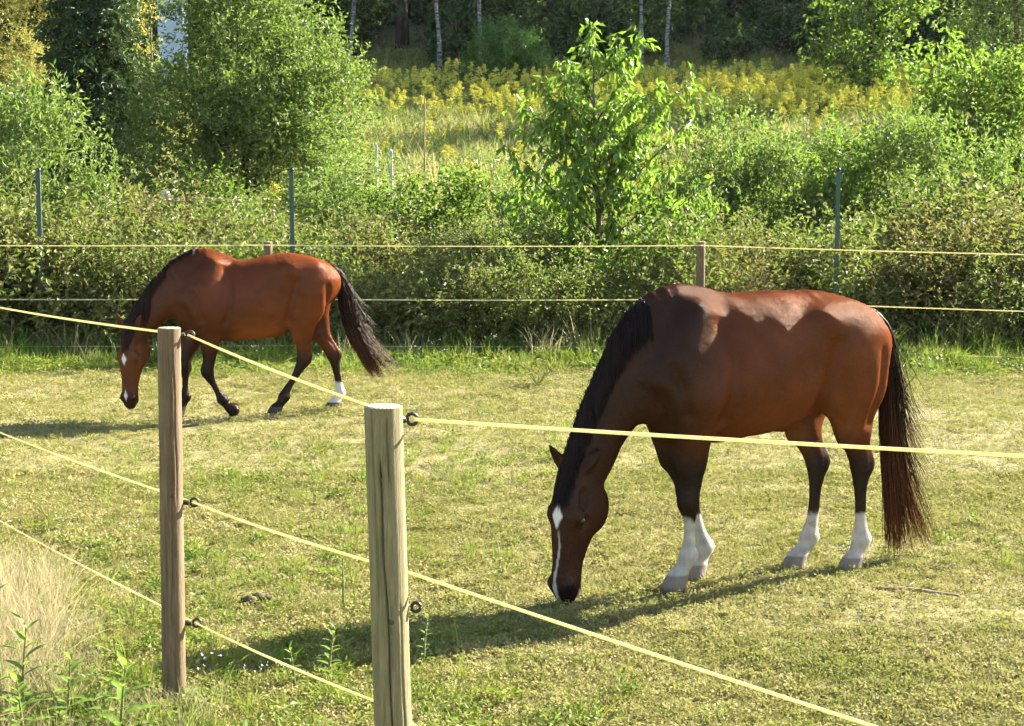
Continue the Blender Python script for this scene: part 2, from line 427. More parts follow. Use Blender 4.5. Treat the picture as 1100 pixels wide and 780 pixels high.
def goldenrod(name, rng, h):
    st = MB(); z = np.linspace(-.03, h, 6); bx, by = rng.normal(0, .10, 2)
    line = np.stack([bx * (z / h) ** 2, by * (z / h) ** 2, z], 1); st.tube(line, .006, 3, cap=False)
    n = 34; u = rng.uniform(.08, .85, n); p = np.stack([bx * u ** 2, by * u ** 2, u * h], 1); a = rng.uniform(0, 6.28, n)
    V, F = leaf_arrays(rng, p, np.stack([np.cos(a), np.sin(a), np.full(n, .5)], 1), .13, .022, 1, .1, .2); st.add(V, F)
    k0 = 0
    fl = MB()
    for q in range(15):                                   # plumes arching off the top
        a = rng.uniform(0, 6.28); u0 = rng.uniform(.72, 1.0); r = .17 * h * (1.15 - u0) * 2.2
        s = np.linspace(0, 1, 7)[:, None]; o = np.array([bx * u0 ** 2, by * u0 ** 2, u0 * h])
        arc = o + s * np.array([math.cos(a) * r, math.sin(a) * r, .11]) - s ** 2 * np.array([0, 0, .09])
        pp = np.repeat(arc, 3, 0) + rng.normal(0, .012, (21, 3))
        V, F = leaf_arrays(rng, pp, unit(rng.normal(0, 1, (21, 3)) + [0, 0, .8]), .045, .03, .5, .1, .3); fl.add(V, F)
    mA = st.mesh(name, M['lush'], False); mB_ = fl.mesh(name + '_bloom', M['golden'], False)
    # merge into one mesh with two materials
    import bmesh
    bm = bmesh.new(); bm.from_mesh(mA); na = len(bm.faces); bm.from_mesh(mB_); bm.faces.ensure_lookup_table()
    for f in bm.faces[na:]: f.material_index = 1
    me = bpy.data.meshes.new(name); bm.to_mesh(me); bm.free(); me.materials.append(M['lush']); me.materials.append(M['golden'])
    return (name, me)

rng = np.random.RandomState(5)
turf_c = join_protos('turf_tufts', [tuft('t%d' % i, rng, M['turf'], 26, .030 + .006 * i, .0040, .055, lean=1.1, seg=2, droop=.35) for i in range(4)] +
                     [leafy('c%d' % i, rng, M['turf'], 34, .06, .020, .013, .025) for i in range(3)] + [tuft('d%d' % i, rng, M['straw'], 14, .035, .003, .06, lean=1.8, seg=2) for i in range(2)])
long_c = join_protos('long_tufts', [tuft('l%d' % i, rng, M['lush'], 22, .16 + .05 * i, .006, .06, lean=.45, seg=3) for i in range(3)] + [leafy('lw%d' % i, rng, M['lush'], 40, .11, .055, .028, .09) for i in range(3)])
straw_c = join_protos('straw_tufts', [tuft('s%d' % i, rng, M['straw'], 16, .34 + .08 * i, .0035, .06, lean=.35, seg=4, droop=.35) for i in range(4)])

def zrot(n, tilt=.15): return np.stack([rng.normal(0, tilt, n), rng.normal(0, tilt, n), rng.uniform(0, 6.283, n)], 1)
def frustum(n, y0, y1, pad=.6, power=1.0):
    """random ground points in the wedge the camera sees (plus a margin to each side)"""
    y = (rng.uniform(0, 1, n) * (y1 ** (1 + power) - y0 ** (1 + power)) + y0 ** (1 + power)) ** (1 / (1 + power))
    hw = y * 0.335 + pad; x = rng.uniform(-1, 1, n) * hw
    return x, y
def uni(n): return rng.uniform(0, 1, n)
# turf: denser near the camera
X = []; Y = []
for n, a, b in ((26000, 2.6, 7.5), (30000, 7.5, 12), (30000, 12, 22.5)):
    x, y = frustum(n, a, b, 1.0); X.append(x); Y.append(y)
X = np.concatenate(X); Y = np.concatenate(Y); P3 = np.stack([X, Y, land(X, Y)], 1)
bare = vnoise(P3 * [1, 1, 0], 2.2, 31) + .35 * vnoise(P3 * [1, 1, 0], 9, 32)
keep = rng.uniform(0, 1, len(X)) < np.clip((bare - .22) * 2.4, .42, 1); P3 = P3[keep]; n = len(P3)
s = rng.uniform(.55, 1.15, n) * (1 + .5 * sstep(8, 20, P3[:, 1]))
ix = rng.choice(9, n, p=[.15, .15, .12, .1, .14, .13, .11, .05, .05])
scatter('grazed_turf', P3, zrot(n, .2), np.stack([s, s, s * rng.uniform(.6, 1.2, n)], 1), ix, turf_c, 'short yellow green grazed turf covering the paddock', 'grass')
# lusher taller patches in the paddock
pc = [(-1.55, 11.5, .8, 160), (-.2, 12.4, .9, 90), (-2.2, 6.3, .7, 150), (-1.1, 6.9, .7, 150), (-.55, 6.0, .55, 120), (-1.9, 8.8, .6, 90), (.55, 5.5, .5, 40), (-3.0, 8.3, .8, 120), (-2.2, 6.6, .45, 160), (-1.6, 6.0, .3, 90), (3.0, 9.5, .6, 30), (-.9, 9.2, .6, 60)]
X = np.concatenate([rng.normal(a, r, k) for a, b, r, k in pc]); Y = np.concatenate([rng.normal(b, r, k) for a, b, r, k in pc]); n = len(X)
s = rng.uniform(.3, .75, n)
scatter('lush_grass_patches', np.stack([X, Y, land(X, Y)], 1), zrot(n, .2), np.stack([s, s, s], 1), rng.choice(6, n), long_c, 'taller green grass and clover in loose patches', 'grass')
# dry tall grass outside the fence at lower left
n = 2100; X = rng.normal(-2.3, .8, n); Y = rng.uniform(4.8, 8.6, n); k = (X < -1.2 - .42 * (Y - 5.4) - .1 + rng.normal(0, .15, n)) | ((X < -1.15) & (Y < 6.3)); X, Y = X[k], Y[k]; n = len(X)
s = rng.uniform(.3, .85, n) * np.where(X < -1.9, 1, .6)
scatter('dry_tall_grass', np.stack([X, Y, land(X, Y)], 1), zrot(n, .22), np.stack([s, s, s], 1), rng.choice(4, n), straw_c, 'tall pale dry grass outside the front fence', 'grass')
# ------------------------------------------------------------------ undergrowth and meadow (uncountable)
def low_bush(nm, mat, h, L, W):
    lob = [(rng.normal(0, .18), rng.normal(0, .18), h * u, .34, .34, h * .25) for u in (.25, .5, .72)]
    V, F, C, tw = crown(rng, lob, 26, 6, 9, .34, L, W, .14, .8, shell=2.2)
    m = MB(); m.add(V, F)
    for c in C[::4]: m.tube(catmull([(0, 0, -.05), c * [.4, .4, .6], c], 4), .005, 3, cap=False)
    return (nm, m.mesh(nm, mat, False))
bram_c = join_protos('undergrowth', [low_bush('b%d' % i, M['leaf_bramble'], 1.0 + .15 * i, .062, .032) for i in range(4)] + [tuft('g%d' % i, rng, M['lush'], 30, .55 + .1 * i, .011, .12, lean=.35, seg=3, droop=.4) for i in range(2)] +
                     [low_bush('s0', M['leaf_rust'], 1.1, .05, .024), tuft('dry', rng, M['straw'], 12, .8, .008, .12, lean=.3, seg=3, droop=.4)])
def strip(n, y0, y1, xw):
    return rng.uniform(-xw, xw, n), rng.uniform(y0, y1, n)
rng.seed(77)
# green verge in front of the back fence
x, y = strip(2100, 18.7, 21.2, 9.5); y += .35 * np.sin(x * .9) + .25 * np.sin(x * 2.3); n = len(x); s = rng.uniform(.5, 1.1, n) * sstep(18.0, 20.2, y) + .35
scatter('green_verge', np.stack([x, y, land(x, y)], 1), zrot(n), np.stack([s * 1.2, s * 1.2, s], 1), rng.choice(6, n), long_c, 'lush green weeds along the foot of the back fence', 'weeds')
# the tangle behind the fence
x, y = strip(1200, 21.45, 26.0, 11.5); n = len(x); w = vnoise(np.stack([x, y, 0 * x], 1), 1.5, 41)
s = rng.uniform(.5, 1.1, n) * (.38 + 1.45 * w) * 1.12
kind = np.where(vnoise(np.stack([x, y, 0 * x], 1), .9, 43) + rng.normal(0, .16, n) > .5, rng.choice(4, n), rng.choice([0, 2, 4, 6, 6, 6, 7], n))
scatter('tangled_undergrowth', np.stack([x, y, land(x, y)], 1), zrot(n, .12), np.stack([s * 1.1, s * 1.1, s], 1), kind, bram_c, 'tangled olive and brown undergrowth behind the tape fence', 'undergrowth')
x, y = strip(520, 19.7, 21.2, 9.5); n = len(x); s = rng.uniform(.3, .85, n) * (.6 + .6 * sstep(19.7, 20.8, y))
scatter('rough_fence_grass', np.stack([x, y, land(x, y)], 1), zrot(n, .2), np.stack([s, s, s], 1), rng.choice([4, 5, 4, 5, 7], n), bram_c, 'tall rough grass along the back fence', 'grass')
gold_c = join_protos('goldenrods', [goldenrod('golden%d' % i, rng, h) for i, h in enumerate((1.15, 1.0, 1.3))])
mead_c = join_protos('meadow_tufts', [tuft('m%d' % i, rng, M['meadow'], 24, .55 + .12 * i, .014, .16, lean=.35, seg=3, droop=.4) for i in range(3)] + [weed('mw%d' % i, rng, M['leaf_shrub'], .8, 20, .08, .03, side=3) for i in range(2)])
x, y = frustum(14000, 27, 80, 4, 1.0); n = len(x); s = rng.uniform(.6, 1.2, n)
scatter('meadow_grass', np.stack([x, y, land(x, y)], 1), zrot(n), np.stack([s * 1.5, s * 1.5, s], 1), rng.choice(5, n, p=[.28, .28, .22, .11, .11]), mead_c, 'pale rough meadow grass on the rising slope', 'grass')
x, y = frustum(16000, 32, 76, 3, .8); P3 = np.stack([x, y, 0 * x], 1); w = vnoise(P3, .16, 51)
dens = np.clip(.60 * sstep(55, 58, y) * sstep(73, 69, y) * np.where(x < -1, .6, 1.0) * (.5 + w) + np.clip((w - .56) * 2.2, 0, 1) * .34 + .02, 0, 1)
dens *= 1 - .85 * sstep(49, 51, y) * sstep(57, 54, y) * sstep(2, -1, x)
k = rng.uniform(0, 1, len(x)) < dens; x, y = x[k], y[k]; n = len(x); s = rng.uniform(.55, 1.1, n)
scatter('goldenrod_field', np.stack([x, y, land(x, y)], 1), zrot(n, .1), np.stack([s, s, s], 1), rng.choice(3, n), gold_c, 'drifts of yellow goldenrod across the meadow', 'goldenrod')
# small white flowers
fl = []
for i in range(2):
    m = MB(); kk = 7; a = rng.uniform(0, 6.28, kk); r = .09 * np.sqrt(uni(kk)); P = np.stack([np.cos(a) * r, np.sin(a) * r, rng.uniform(.05, .12, kk)], 1)
    V, F = leaf_arrays(rng, np.repeat(P, 4, 0), unit(rng.normal(0, 1, (kk * 4, 3)) + [0, 0, .6]), .009, .008, 1, .05, .3); m.add(V, F)
    fl.append(('f%d' % i, m.mesh('f%d' % i, M['petal'], False)))
flow_c = join_protos('white_blooms', fl)
pc = [(-3.05, 9.6, .5, 12), (-2.7, 8.6, .4, 4), (-1.05, 6.75, .14, 3), (-.95, 18.4, .8, 5), (-2.2, 19.0, 1.0, 9), (.4, 19.3, .8, 5)]
x = np.concatenate([rng.normal(a, r, k) for a, b, r, k in pc]); y = np.concatenate([rng.normal(b, r * .6, k) for a, b, r, k in pc]); n = len(x); s = rng.uniform(.5, 1.1, n) * (1 + .3 * (y > 15))
scatter('white_flowers', np.stack([x, y, land(x, y) + .25 * (y > 17)], 1), zrot(n, .1), np.stack([s, s, s], 1), rng.choice(2, n), flow_c, 'tiny white flowers dotted among the grass', 'flowers')
# understorey of the wood
und = []
for i in range(3):
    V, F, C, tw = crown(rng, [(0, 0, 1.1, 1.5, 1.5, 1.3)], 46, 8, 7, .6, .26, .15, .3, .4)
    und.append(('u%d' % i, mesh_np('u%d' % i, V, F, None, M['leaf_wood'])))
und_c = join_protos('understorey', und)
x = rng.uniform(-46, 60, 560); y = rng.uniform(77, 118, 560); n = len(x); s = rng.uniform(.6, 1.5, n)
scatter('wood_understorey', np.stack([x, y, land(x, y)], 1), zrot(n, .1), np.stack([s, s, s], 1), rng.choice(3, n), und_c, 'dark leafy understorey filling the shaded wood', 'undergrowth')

# ------------------------------------------------------------------ trees of the wood
def wood_tree(seed, bark, h=15.0, r=.17, base=4.6, stems=1, lean=(0, 0), n=64):
    q = np.random.RandomState(seed)
    lobes = [(q.normal(0, 1.0) + lean[0] * .7, q.normal(0, 1.0) + lean[1] * .7, base + (h - base) * u, 2.9 - 1.3 * u, 2.9 - 1.3 * u, 2.0) for u in (.12, .32, .52, .72, .88)]
    V, F, C, tw = crown(q, lobes, n, 7, 8, 1.0, .34, .20, .5, .3)
    return limbs(q, (0, 0, 0), h, C, r, 16, bark, 'trunk', stems, .35, lean, .92), mesh_np('crown', V, F, None, M['leaf_wood'])
birches = [wood_tree(100 + i, M['birch'], 15 + i, .10, 4.2, 1, ((-4.5, 2.4, .5, -2.6)[i], 0), 46) for i in range(4)]
darks = [wood_tree(120 + i, M['bark_dark'], 16 + i, .22, 3.2, 1, (0, 0), 80) for i in range(3)]
# x, y, variant, label
for i, (x, y, v, lb) in enumerate([
    (-8.35, 74.5, 0, 'white birch with a curved leaning trunk at left edge of the dark wood'), (-7.7, 76, 1, 'slimmer white birch just right of the curved leaning birch'),
    (-3.4, 75.5, 2, 'white birch rising behind the left side of the round dark bush'), (-1.55, 75, 2, 'straight white birch above the top of the round dark bush'),
    (6.1, 75, 3, 'thin white birch leaning left beside the young cherry treetop'), (7.2, 74.5, 2, 'straight white birch right of the young cherry treetop')]):
    plant('birch_tree', lb, 'tree', 'birches at the edge of the wood', x, y, None, birches[v][1], birches[v][0], 0 if v == 0 else i * 1.3, 1.0)
wl_ = ['dark tree of the wood above the yellow bushes', 'dark tree of the wood behind the spruce top', 'dark tree of the wood behind the round willow', 'dark tree of the wood left of the birches',
       'dark tree of the wood behind the curved birch', 'dark tree of the wood just left of the round bush', 'dark tree of the wood right behind the round bush', 'dark tree of the wood above the cherry tree',
       'dark tree of the wood between the two right birches', 'dark tree of the wood over the goldenrod drift', 'dark tree of the wood left behind the sunlit maple', 'dark tree of the wood behind the sunlit maple', 'dark tree of the wood behind the grey willow', 'dark tree of the wood at the right margin']
for i, lb in enumerate(wl_):
    x = -31 + i * 4.9 + (i % 3 - 1) * .9; y = 82 + (i * 7 % 5) * 2.6
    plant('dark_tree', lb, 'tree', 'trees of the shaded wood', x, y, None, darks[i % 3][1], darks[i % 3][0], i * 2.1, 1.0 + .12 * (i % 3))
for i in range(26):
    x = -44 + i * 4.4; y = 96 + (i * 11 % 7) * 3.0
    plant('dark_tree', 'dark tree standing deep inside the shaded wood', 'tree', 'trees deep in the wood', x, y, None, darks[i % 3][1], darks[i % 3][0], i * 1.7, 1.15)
# trees of the wood standing beyond the right edge, which keep the sun off it
for i, (x, y) in enumerate([(35, 86), (41, 89), (47, 90), (53, 92), (28, 86), (59, 94)]):
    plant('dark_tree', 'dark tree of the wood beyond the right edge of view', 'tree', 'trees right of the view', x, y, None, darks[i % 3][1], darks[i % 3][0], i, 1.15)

# round bush at the edge of the wood
q = np.random.RandomState(71)
V, F, C, tw = crown(q, [(0, 0, 2.0, 2.1, 2.0, 1.9), (-.5, 0, 1.5, 2.0, 1.9, 1.5), (.6, 0, 1.6, 1.9, 1.8, 1.6)], 240, 8, 9, .5, .15, .075, .20, .5, shell=4)
plant('round_bush', 'round dense dark green bush before the dark wood', 'bush', None, -.33, 70, None, mesh_np('crown', V, F, None, M['leaf_round']), limbs(q, (0, 0, 0), 3.4, C, .09, 12, M['bark_dark'], 'trunk', 4), 0, .80)
# sunlit maple and grey willow on the right of the wood's edge
def big_tree(seed, lobes, cl, tw_, lv, tl, L, W, mat, bark, h, r, spread=.35, droop=0, stems=1, nl=22, upw=.4, lean=(0, 0), shell=2.6):
    q = np.random.RandomState(seed); V, F, C, t_ = crown(q, lobes, cl, tw_, lv, tl, L, W, spread, upw, droop, shell=shell)
    return limbs(q, (0, 0, 0), h, C, r, nl, bark, 'trunk', stems, .15, lean), mesh_np('crown', V, F, None, mat)
tm, cm = big_tree(72, [(0, 0, 4.5, 2.2, 2.0, 1.7), (-.6, 0, 6.6, 2.4, 2.2, 2.0), (.4, 0, 8.6, 2.0, 2.0, 1.8), (-.3, 0, 2.6, 1.8, 1.6, 1.1), (.4, -.3, 1.3, 1.7, 1.5, .9)], 170, 8, 9, .8, .24, .15, M['leaf_apple'], M['bark_dark'], 9.5, .17)
plant('maple_tree', 'sunlit yellow green maple at the right edge of the wood', 'tree', None, 13.6, 62, None, cm, tm)
tm, cm = big_tree(73, [(0, 0, 3.2, 2.6, 2.2, 1.5), (1.8, 0, 4.6, 2.6, 2.2, 2.0), (.6, 0, 6.5, 2.6, 2.2, 2.0), (-.6, 0, 5.0, 2.0, 2.0, 1.6)], 180, 9, 9, .8, .18, .06, M['leaf_shrub'], M['bark'], 8.0, .2)
plant('grey_willow', 'grey green willow in the upper right corner', 'tree', None, 17.6, 56, None, cm, tm)

# ------------------------------------------------------------------ trees of the middle ground
tm, cm = big_tree(80, [(0, 0, 3.4, 2.35, 2.2, 2.0), (.1, 0, 5.0, 1.75, 1.8, 1.7), (-1.2, -.2, 2.0, 1.7, 1.7, 1.4), (1.35, -.3, 2.4, 1.5, 1.6, 1.5), (.5, .2, 1.5, 1.9, 1.7, 1.1), (2.1, -.2, 3.7, .45, .5, .5)], 560, 9, 11, .55, .115, .050, M['leaf_shrub'], M['bark_dark'], 5.6, .11, .22, stems=5, nl=34)
plant('round_willow', 'large round grey green willow right of the spruce', 'tree', None, -5.95, 36, None, cm, tm)
def spruce(seed, h=9.5):
    q = np.random.RandomState(seed); P = []; A = []; m = MB()
    z = np.linspace(-.2, h, 12); m.tube(np.stack([.03 * np.sin(z), .03 * np.cos(z), z], 1), np.linspace(.15, .015, 12), 8)
    hz = .7
    while hz < h - .2:
        R0 = (1 - hz / h) ** .85 * 1.75 + .12
        nb = q.randint(6, 9); a0 = q.uniform(0, 6.28)
        for b in range(nb):
            a = a0 + b * 6.283 / nb + q.normal(0, .18); r = R0 * q.uniform(.7, 1.12); s = np.linspace(0, 1, 10)
            line = np.stack([np.cos(a) * r * s, np.sin(a) * r * s, hz + r * (.10 * s - .42 * s ** 2 + .16 * s ** 4)], 1)
            m.tube(line[::3], np.linspace(.022, .005, 4), 4, cap=False)
            for k in range(2, 10):
                for sd in (-1, 1):
                    ln = .42 * r * (1.05 - s[k]) + .12; d = np.array([math.cos(a + sd * .9), math.sin(a + sd * .9), -.28]); nn = int(4 + ln * 16)
                    w = np.linspace(.05, 1, nn)[:, None]; P.append(line[k] + d * w * ln + np.array([0, 0, -.10]) * w ** 2); A.append(np.tile(d * .7, (nn, 1)) + q.normal(0, .55, (nn, 3)) + [0, 0, -.15])
        hz += q.uniform(.20, .28)
    P = np.concatenate(P); A = unit(np.concatenate(A)); V, F = leaf_arrays(q, P, A, .20, .060, .8, .1, .3)
    return m.mesh('trunk', M['bark_dark']), mesh_np('crown', V, F, None, M['needle'])
tm, cm = spruce(81)
plant('spruce_tree', 'tall dark green spruce left of the round willow', 'tree', None, -9.75, 37.5, None, cm, tm)
tm, cm = big_tree(83, [(0, 0, 4.0, 2.0, 1.8, 1.6), (.3, 0, 6.0, 1.8, 1.6, 1.8), (-1.2, 0, 3.0, 1.6, 1.5, 1.3), (1.0, 0, 2.2, 1.2, 1.2, 1.2)], 200, 8, 9, .6, .11, .055, M['leaf_yellow'], M['bark'], 6.5, .1, .28, stems=3)
plant('yellow_bush', 'tall golden yellow bush at the upper left corner', 'bush', 'golden yellow bushes', -14.2, 46, None, cm, tm, 0, 1.0)
plant('yellow_bush', 'golden yellow bush showing behind the spruce top', 'bush', 'golden yellow bushes', -12.2, 47, None, cm, tm, 1.8, .98)
plant('yellow_bush', 'low golden bush between spruce and left shrubs', 'bush', 'golden yellow bushes', -12.6, 43, None, cm, tm, 3.6, .5)

# young cherry in the middle
def cherry():
    q = np.random.RandomState(90); m = MB(); P = []; A = []
    z = np.linspace(-.1, 4.1, 14); tr = np.stack([.05 * np.sin(z * 1.3), .04 * np.cos(z * 1.1), z], 1); m.tube(tr, np.linspace(.062, .012, 14), 8)
    tips = [(.15, 4.62), (.48, 4.40), (.80, 4.48), (-.22, 3.98), (-.55, 3.80), (-.82, 3.45), (-.10, 4.12), (1.05, 3.70), (1.42, 3.82), (-.48, 3.25), (1.50, 3.30), (-.95, 2.85), (.95, 3.30), (1.68, 2.35), (1.78, 2.00), (1.30, 2.60), (-.50, 2.65),
            (-.80, 1.95), (-.20, 2.15), (.90, 1.55), (.45, 1.75), (-.60, 1.45), (-.10, 1.55), (.35, 3.45), (.20, 2.85), (.65, 2.70), (-1.25, 2.30), (.1, 3.9), (.6, 3.9), (1.1, 2.1), (-1.0, 1.5), (.2, 1.3), (1.35, 1.45), (.75, 3.05), (-.35, 3.55)]
    tips = tips + [(a * .8 + q.normal(0, .15), b - q.uniform(.1, .4)) for a, b in tips[5:]] + [(-.5, 1.05), (.5, 1.0), (.9, 1.15), (0, .95), (-.9, 1.2), (1.3, 1.1)]
    for tx, tz in tips:
        ty = q.normal(0, .6) * (1.15 - .15 * tz); tx = (tx - .22) * 1.16
        h0 = max(.7, tz - .55 * math.hypot(tx, ty) - .45); k = int(np.argmin(abs(z - min(h0, 3.9)))); p = tr[k]; c = np.array([tx, ty, tz])
        cur = catmull([p, (p + c) / 2 + np.array([0, 0, .02]) + q.normal(0, .05, 3), c], 8); m.tube(cur, np.linspace(.018, .003, len(cur)), 4)
        for j in range(int(len(cur) * .3), len(cur)):
            for _ in range(2):
                d = unit(q.normal(0, 1, 3) + [0, 0, .25]); ln = q.uniform(.08, .34); s = np.linspace(.2, 1, 4)[:, None]
                P.append(cur[j] + d * s * ln - np.array([0, 0, .12]) * s ** 2); A.append(np.tile(d * .45 + [0, 0, -.75], (4, 1)) + q.normal(0, .35, (4, 3)))
    P = np.concatenate(P); A = unit(np.concatenate(A)); V, F = leaf_arrays(q, P, A, .148, .064, .2, .2, .2)
    return m.mesh('trunk', M['bark']), mesh_np('crown', V, F, None, M['leaf_cherry'])
tm, cm = cherry()
plant('cherry_tree', 'young bright green cherry tree with drooping leaves behind the fence', 'tree', None, 1.25, 23.6, None, cm, tm)

# ------------------------------------------------------------------ shrubs: built 3 m tall, each placed one by one
def shrub(seed, kind):
    q = np.random.RandomState(seed)
    nl = q.randint(4, 7); lobes = []
    for i in range(nl):
        a = q.uniform(0, 6.28); r = q.uniform(.15, .65); hz = q.uniform(.7, 2.3)
        lobes.append((math.cos(a) * r, math.sin(a) * r, hz, q.uniform(.5, .8), q.uniform(.5, .8), q.uniform(.45, .7)))
    lobes.append((0, 0, .9, .95, .95, .8))
    sp = dict(sh=(80, 9, 10, .44, .098, .043, M['leaf_shrub']), ap=(70, 8, 8, .42, .122, .068, M['leaf_apple']), br=(85, 8, 10, .42, .060, .032, M['leaf_bramble']))[kind]
    V, F, C, tw = crown(q, lobes, sp[0], sp[1], sp[2], sp[3], sp[4], sp[5], .17, .75, shell=2.4)
    # upright leading shoots break the outline
    P = []; A = []
    for i in range(16):
        a = q.uniform(0, 6.28); r = q.uniform(.1, .8); n = 16; b = np.array([math.cos(a) * r, math.sin(a) * r, q.uniform(1.6, 2.4)]); d = unit(np.array([math.cos(a) * .25, math.sin(a) * .25, 1.0])); s = np.linspace(0, 1, n)[:, None] * q.uniform(.4, .8)
        P.append(b + d * s); A.append(q.normal(0, .8, (n, 3)) + [0, 0, .5])
    V2, F2 = leaf_arrays(q, np.concatenate(P), unit(np.concatenate(A)), sp[4], sp[5], .6, .2, .3)
    return limbs(q, (0, 0, 0), 2.6, C, .055, 22, M['bark'], 'stems', 6), mesh_np('foliage', np.vstack([V, V2]), np.vstack([F, F2 + len(V)]), None, sp[6])
SH = {'sh': [shrub(200 + i, 'sh') for i in range(4)], 'ap': [shrub(210 + i, 'ap') for i in range(3)], 'br': [shrub(220 + i, 'br') for i in range(4)]}
GN = {'sh': 'grey green shrubs of the thicket', 'ap': 'broad leaved green shrubs of the thicket', 'br': 'low olive bramble bushes behind the fence'}
# centre x, depth, top height above the camera's level ground, width, kind, label
shrubs = [
    (-8.05, 26.5, 3.95, 2.6, 'sh', 'tall pale leaved shrub at the left edge, behind the green metal post'),
    (-6.95, 25.6, 3.0, 1.7, 'sh', 'pale shrub right of the leftmost green metal post'),
    (-9.1, 25.2, 3.2, 2.4, 'ap', 'green shrub cut by the left edge of the picture'),
    (-8.5, 24.0, 1.9, 2.2, 'br', 'bramble bush below the leftmost green metal post'),
    (-6.6, 23.9, 1.45, 1.9, 'br', 'low bramble bush left above the walking bay horse'),
    (-5.2, 23.9, 1.5, 1.9, 'br', 'low bramble bush directly above the withers of the bay horse'),
    (-4.3, 25.4, 2.15, 1.7, 'sh', 'thin shrub left of the middle green metal post'),
    (-3.55, 23.8, 1.75, 1.7, 'br', 'bramble bush behind the left wooden post of the back fence'),
    (-2.95, 26.4, 2.6, 1.9, 'sh', 'shrub right of the middle green metal post'),
    (-2.3, 24.3, 1.9, 1.9, 'br', 'bramble bush above the tail of the walking bay horse'),
    (-1.75, 27.0, 2.35, 2.0, 'ap', 'broad leaved shrub below the two concrete posts'),
    (-.75, 24.2, 1.9, 1.9, 'br', 'bramble bush in the gap between the two horses'),
    (-.65, 26.6, 2.45, 1.9, 'ap', 'broad leaved shrub with a dark leaning branch left of the cherry'),
    (.15, 25.2, 2.35, 1.6, 'sh', 'shrub just left behind the cherry trunk'),
    (.55, 24.0, 1.6, 1.6, 'br', 'low bramble bush left of the cherry trunk'),
    (2.05, 24.2, 1.85, 1.7, 'br', 'bramble bush left of the right wooden post of the back fence'),
    (2.75, 26.0, 2.9, 1.7, 'sh', 'shrub rising right beside the cherry crown'),
    (3.55, 27.2, 3.75, 2.1, 'sh', 'tall shrub behind the withers of the front horse'),
    (4.6, 27.8, 3.55, 2.2, 'sh', 'tall shrub left of the rightmost green metal post'),
    (3.35, 24.2, 1.9, 1.8, 'br', 'bramble bush right of the right wooden post'),
    (4.75, 24.4, 1.75, 1.9, 'br', 'bramble bush above the back of the front horse'),
    (5.75, 27.4, 3.35, 2.2, 'ap', 'leafy shrub right behind the rightmost green metal post'),
    (6.9, 27.2, 3.55, 2.2, 'sh', 'tall shrub two bushes right of the rightmost metal post'),
    (6.1, 24.2, 2.0, 2.0, 'br', 'bramble bush above the rump of the front horse'),
    (7.3, 24.0, 1.7, 2.0, 'br', 'low bramble bush near the right edge behind the tapes'),
    (8.2, 26.6, 3.3, 2.2, 'sh', 'pale shrub at the right edge below the bright bush'),
    (9.3, 25.4, 3.0, 2.2, 'br', 'bramble bush cut by the right edge of the picture'),
    (9.4, 33.5, 5.1, 2.6, 'ap', 'tall bright green bush at right, below the grey willow'),
    (10.9, 33.8, 4.9, 2.8, 'ap', 'bright green bush at the right edge beside its taller twin'),
    (-3.6, 31.5, 3.2, 2.4, 'sh', 'shrub at the foot of the round willow on its right'),
    (-6.2, 33.0, 2.8, 2.2, 'ap', 'shrub at the foot of the round willow in its shade'),
    (5.3, 33.5, 3.5, 3.0, 'sh', 'shrub on the slope in front of the goldenrod drift'),
    (7.6, 34.0, 3.5, 3.0, 'sh', 'shrub on the slope right below the goldenrod drift'),
]
cnt = {'sh': 0, 'ap': 0, 'br': 0}
for x, y, top, wd, kd, lb in shrubs:
    tmesh, cmesh = SH[kd][cnt[kd] % len(SH[kd])]; cnt[kd] += 1
    hgt = top - lz(x, y)
    plant('shrub' if kd != 'br' else 'bramble_bush', lb, 'shrub' if kd != 'br' else 'bramble', GN[kd], x, y, None, cmesh, tmesh, cnt[kd] * 1.9, (wd / 2.3, wd / 2.3, hgt / 2.75), parts=('stems', 'foliage'))

# dark leaning branch in the thicket left of the cherry
m = MB(); cur = catmull([(-1.95, 27.0, .9), (-1.5, 26.9, 1.55), (-1.2, 26.8, 1.9), (-.85, 26.7, 2.15), (-.6, 26.7, 2.25)], 6); m.tube(cur, np.linspace(.085, .03, len(cur)) * (1 + .2 * np.sin(np.arange(len(cur)) * 1.7)), 8)
m.tube(catmull([(-1.2, 26.8, 1.9), (-1.05, 26.75, 2.15), (-1.1, 26.7, 2.4)], 5), np.linspace(.03, .01, 11), 6)
tag(obj('fallen_branch', m.mesh('fallen_branch', M['bark_dark'])), 'dark bare branch leaning through the thicket left of the cherry', 'branch')
# ------------------------------------------------------------------ horses: one continuous skin grown from a distance field
import openvdb

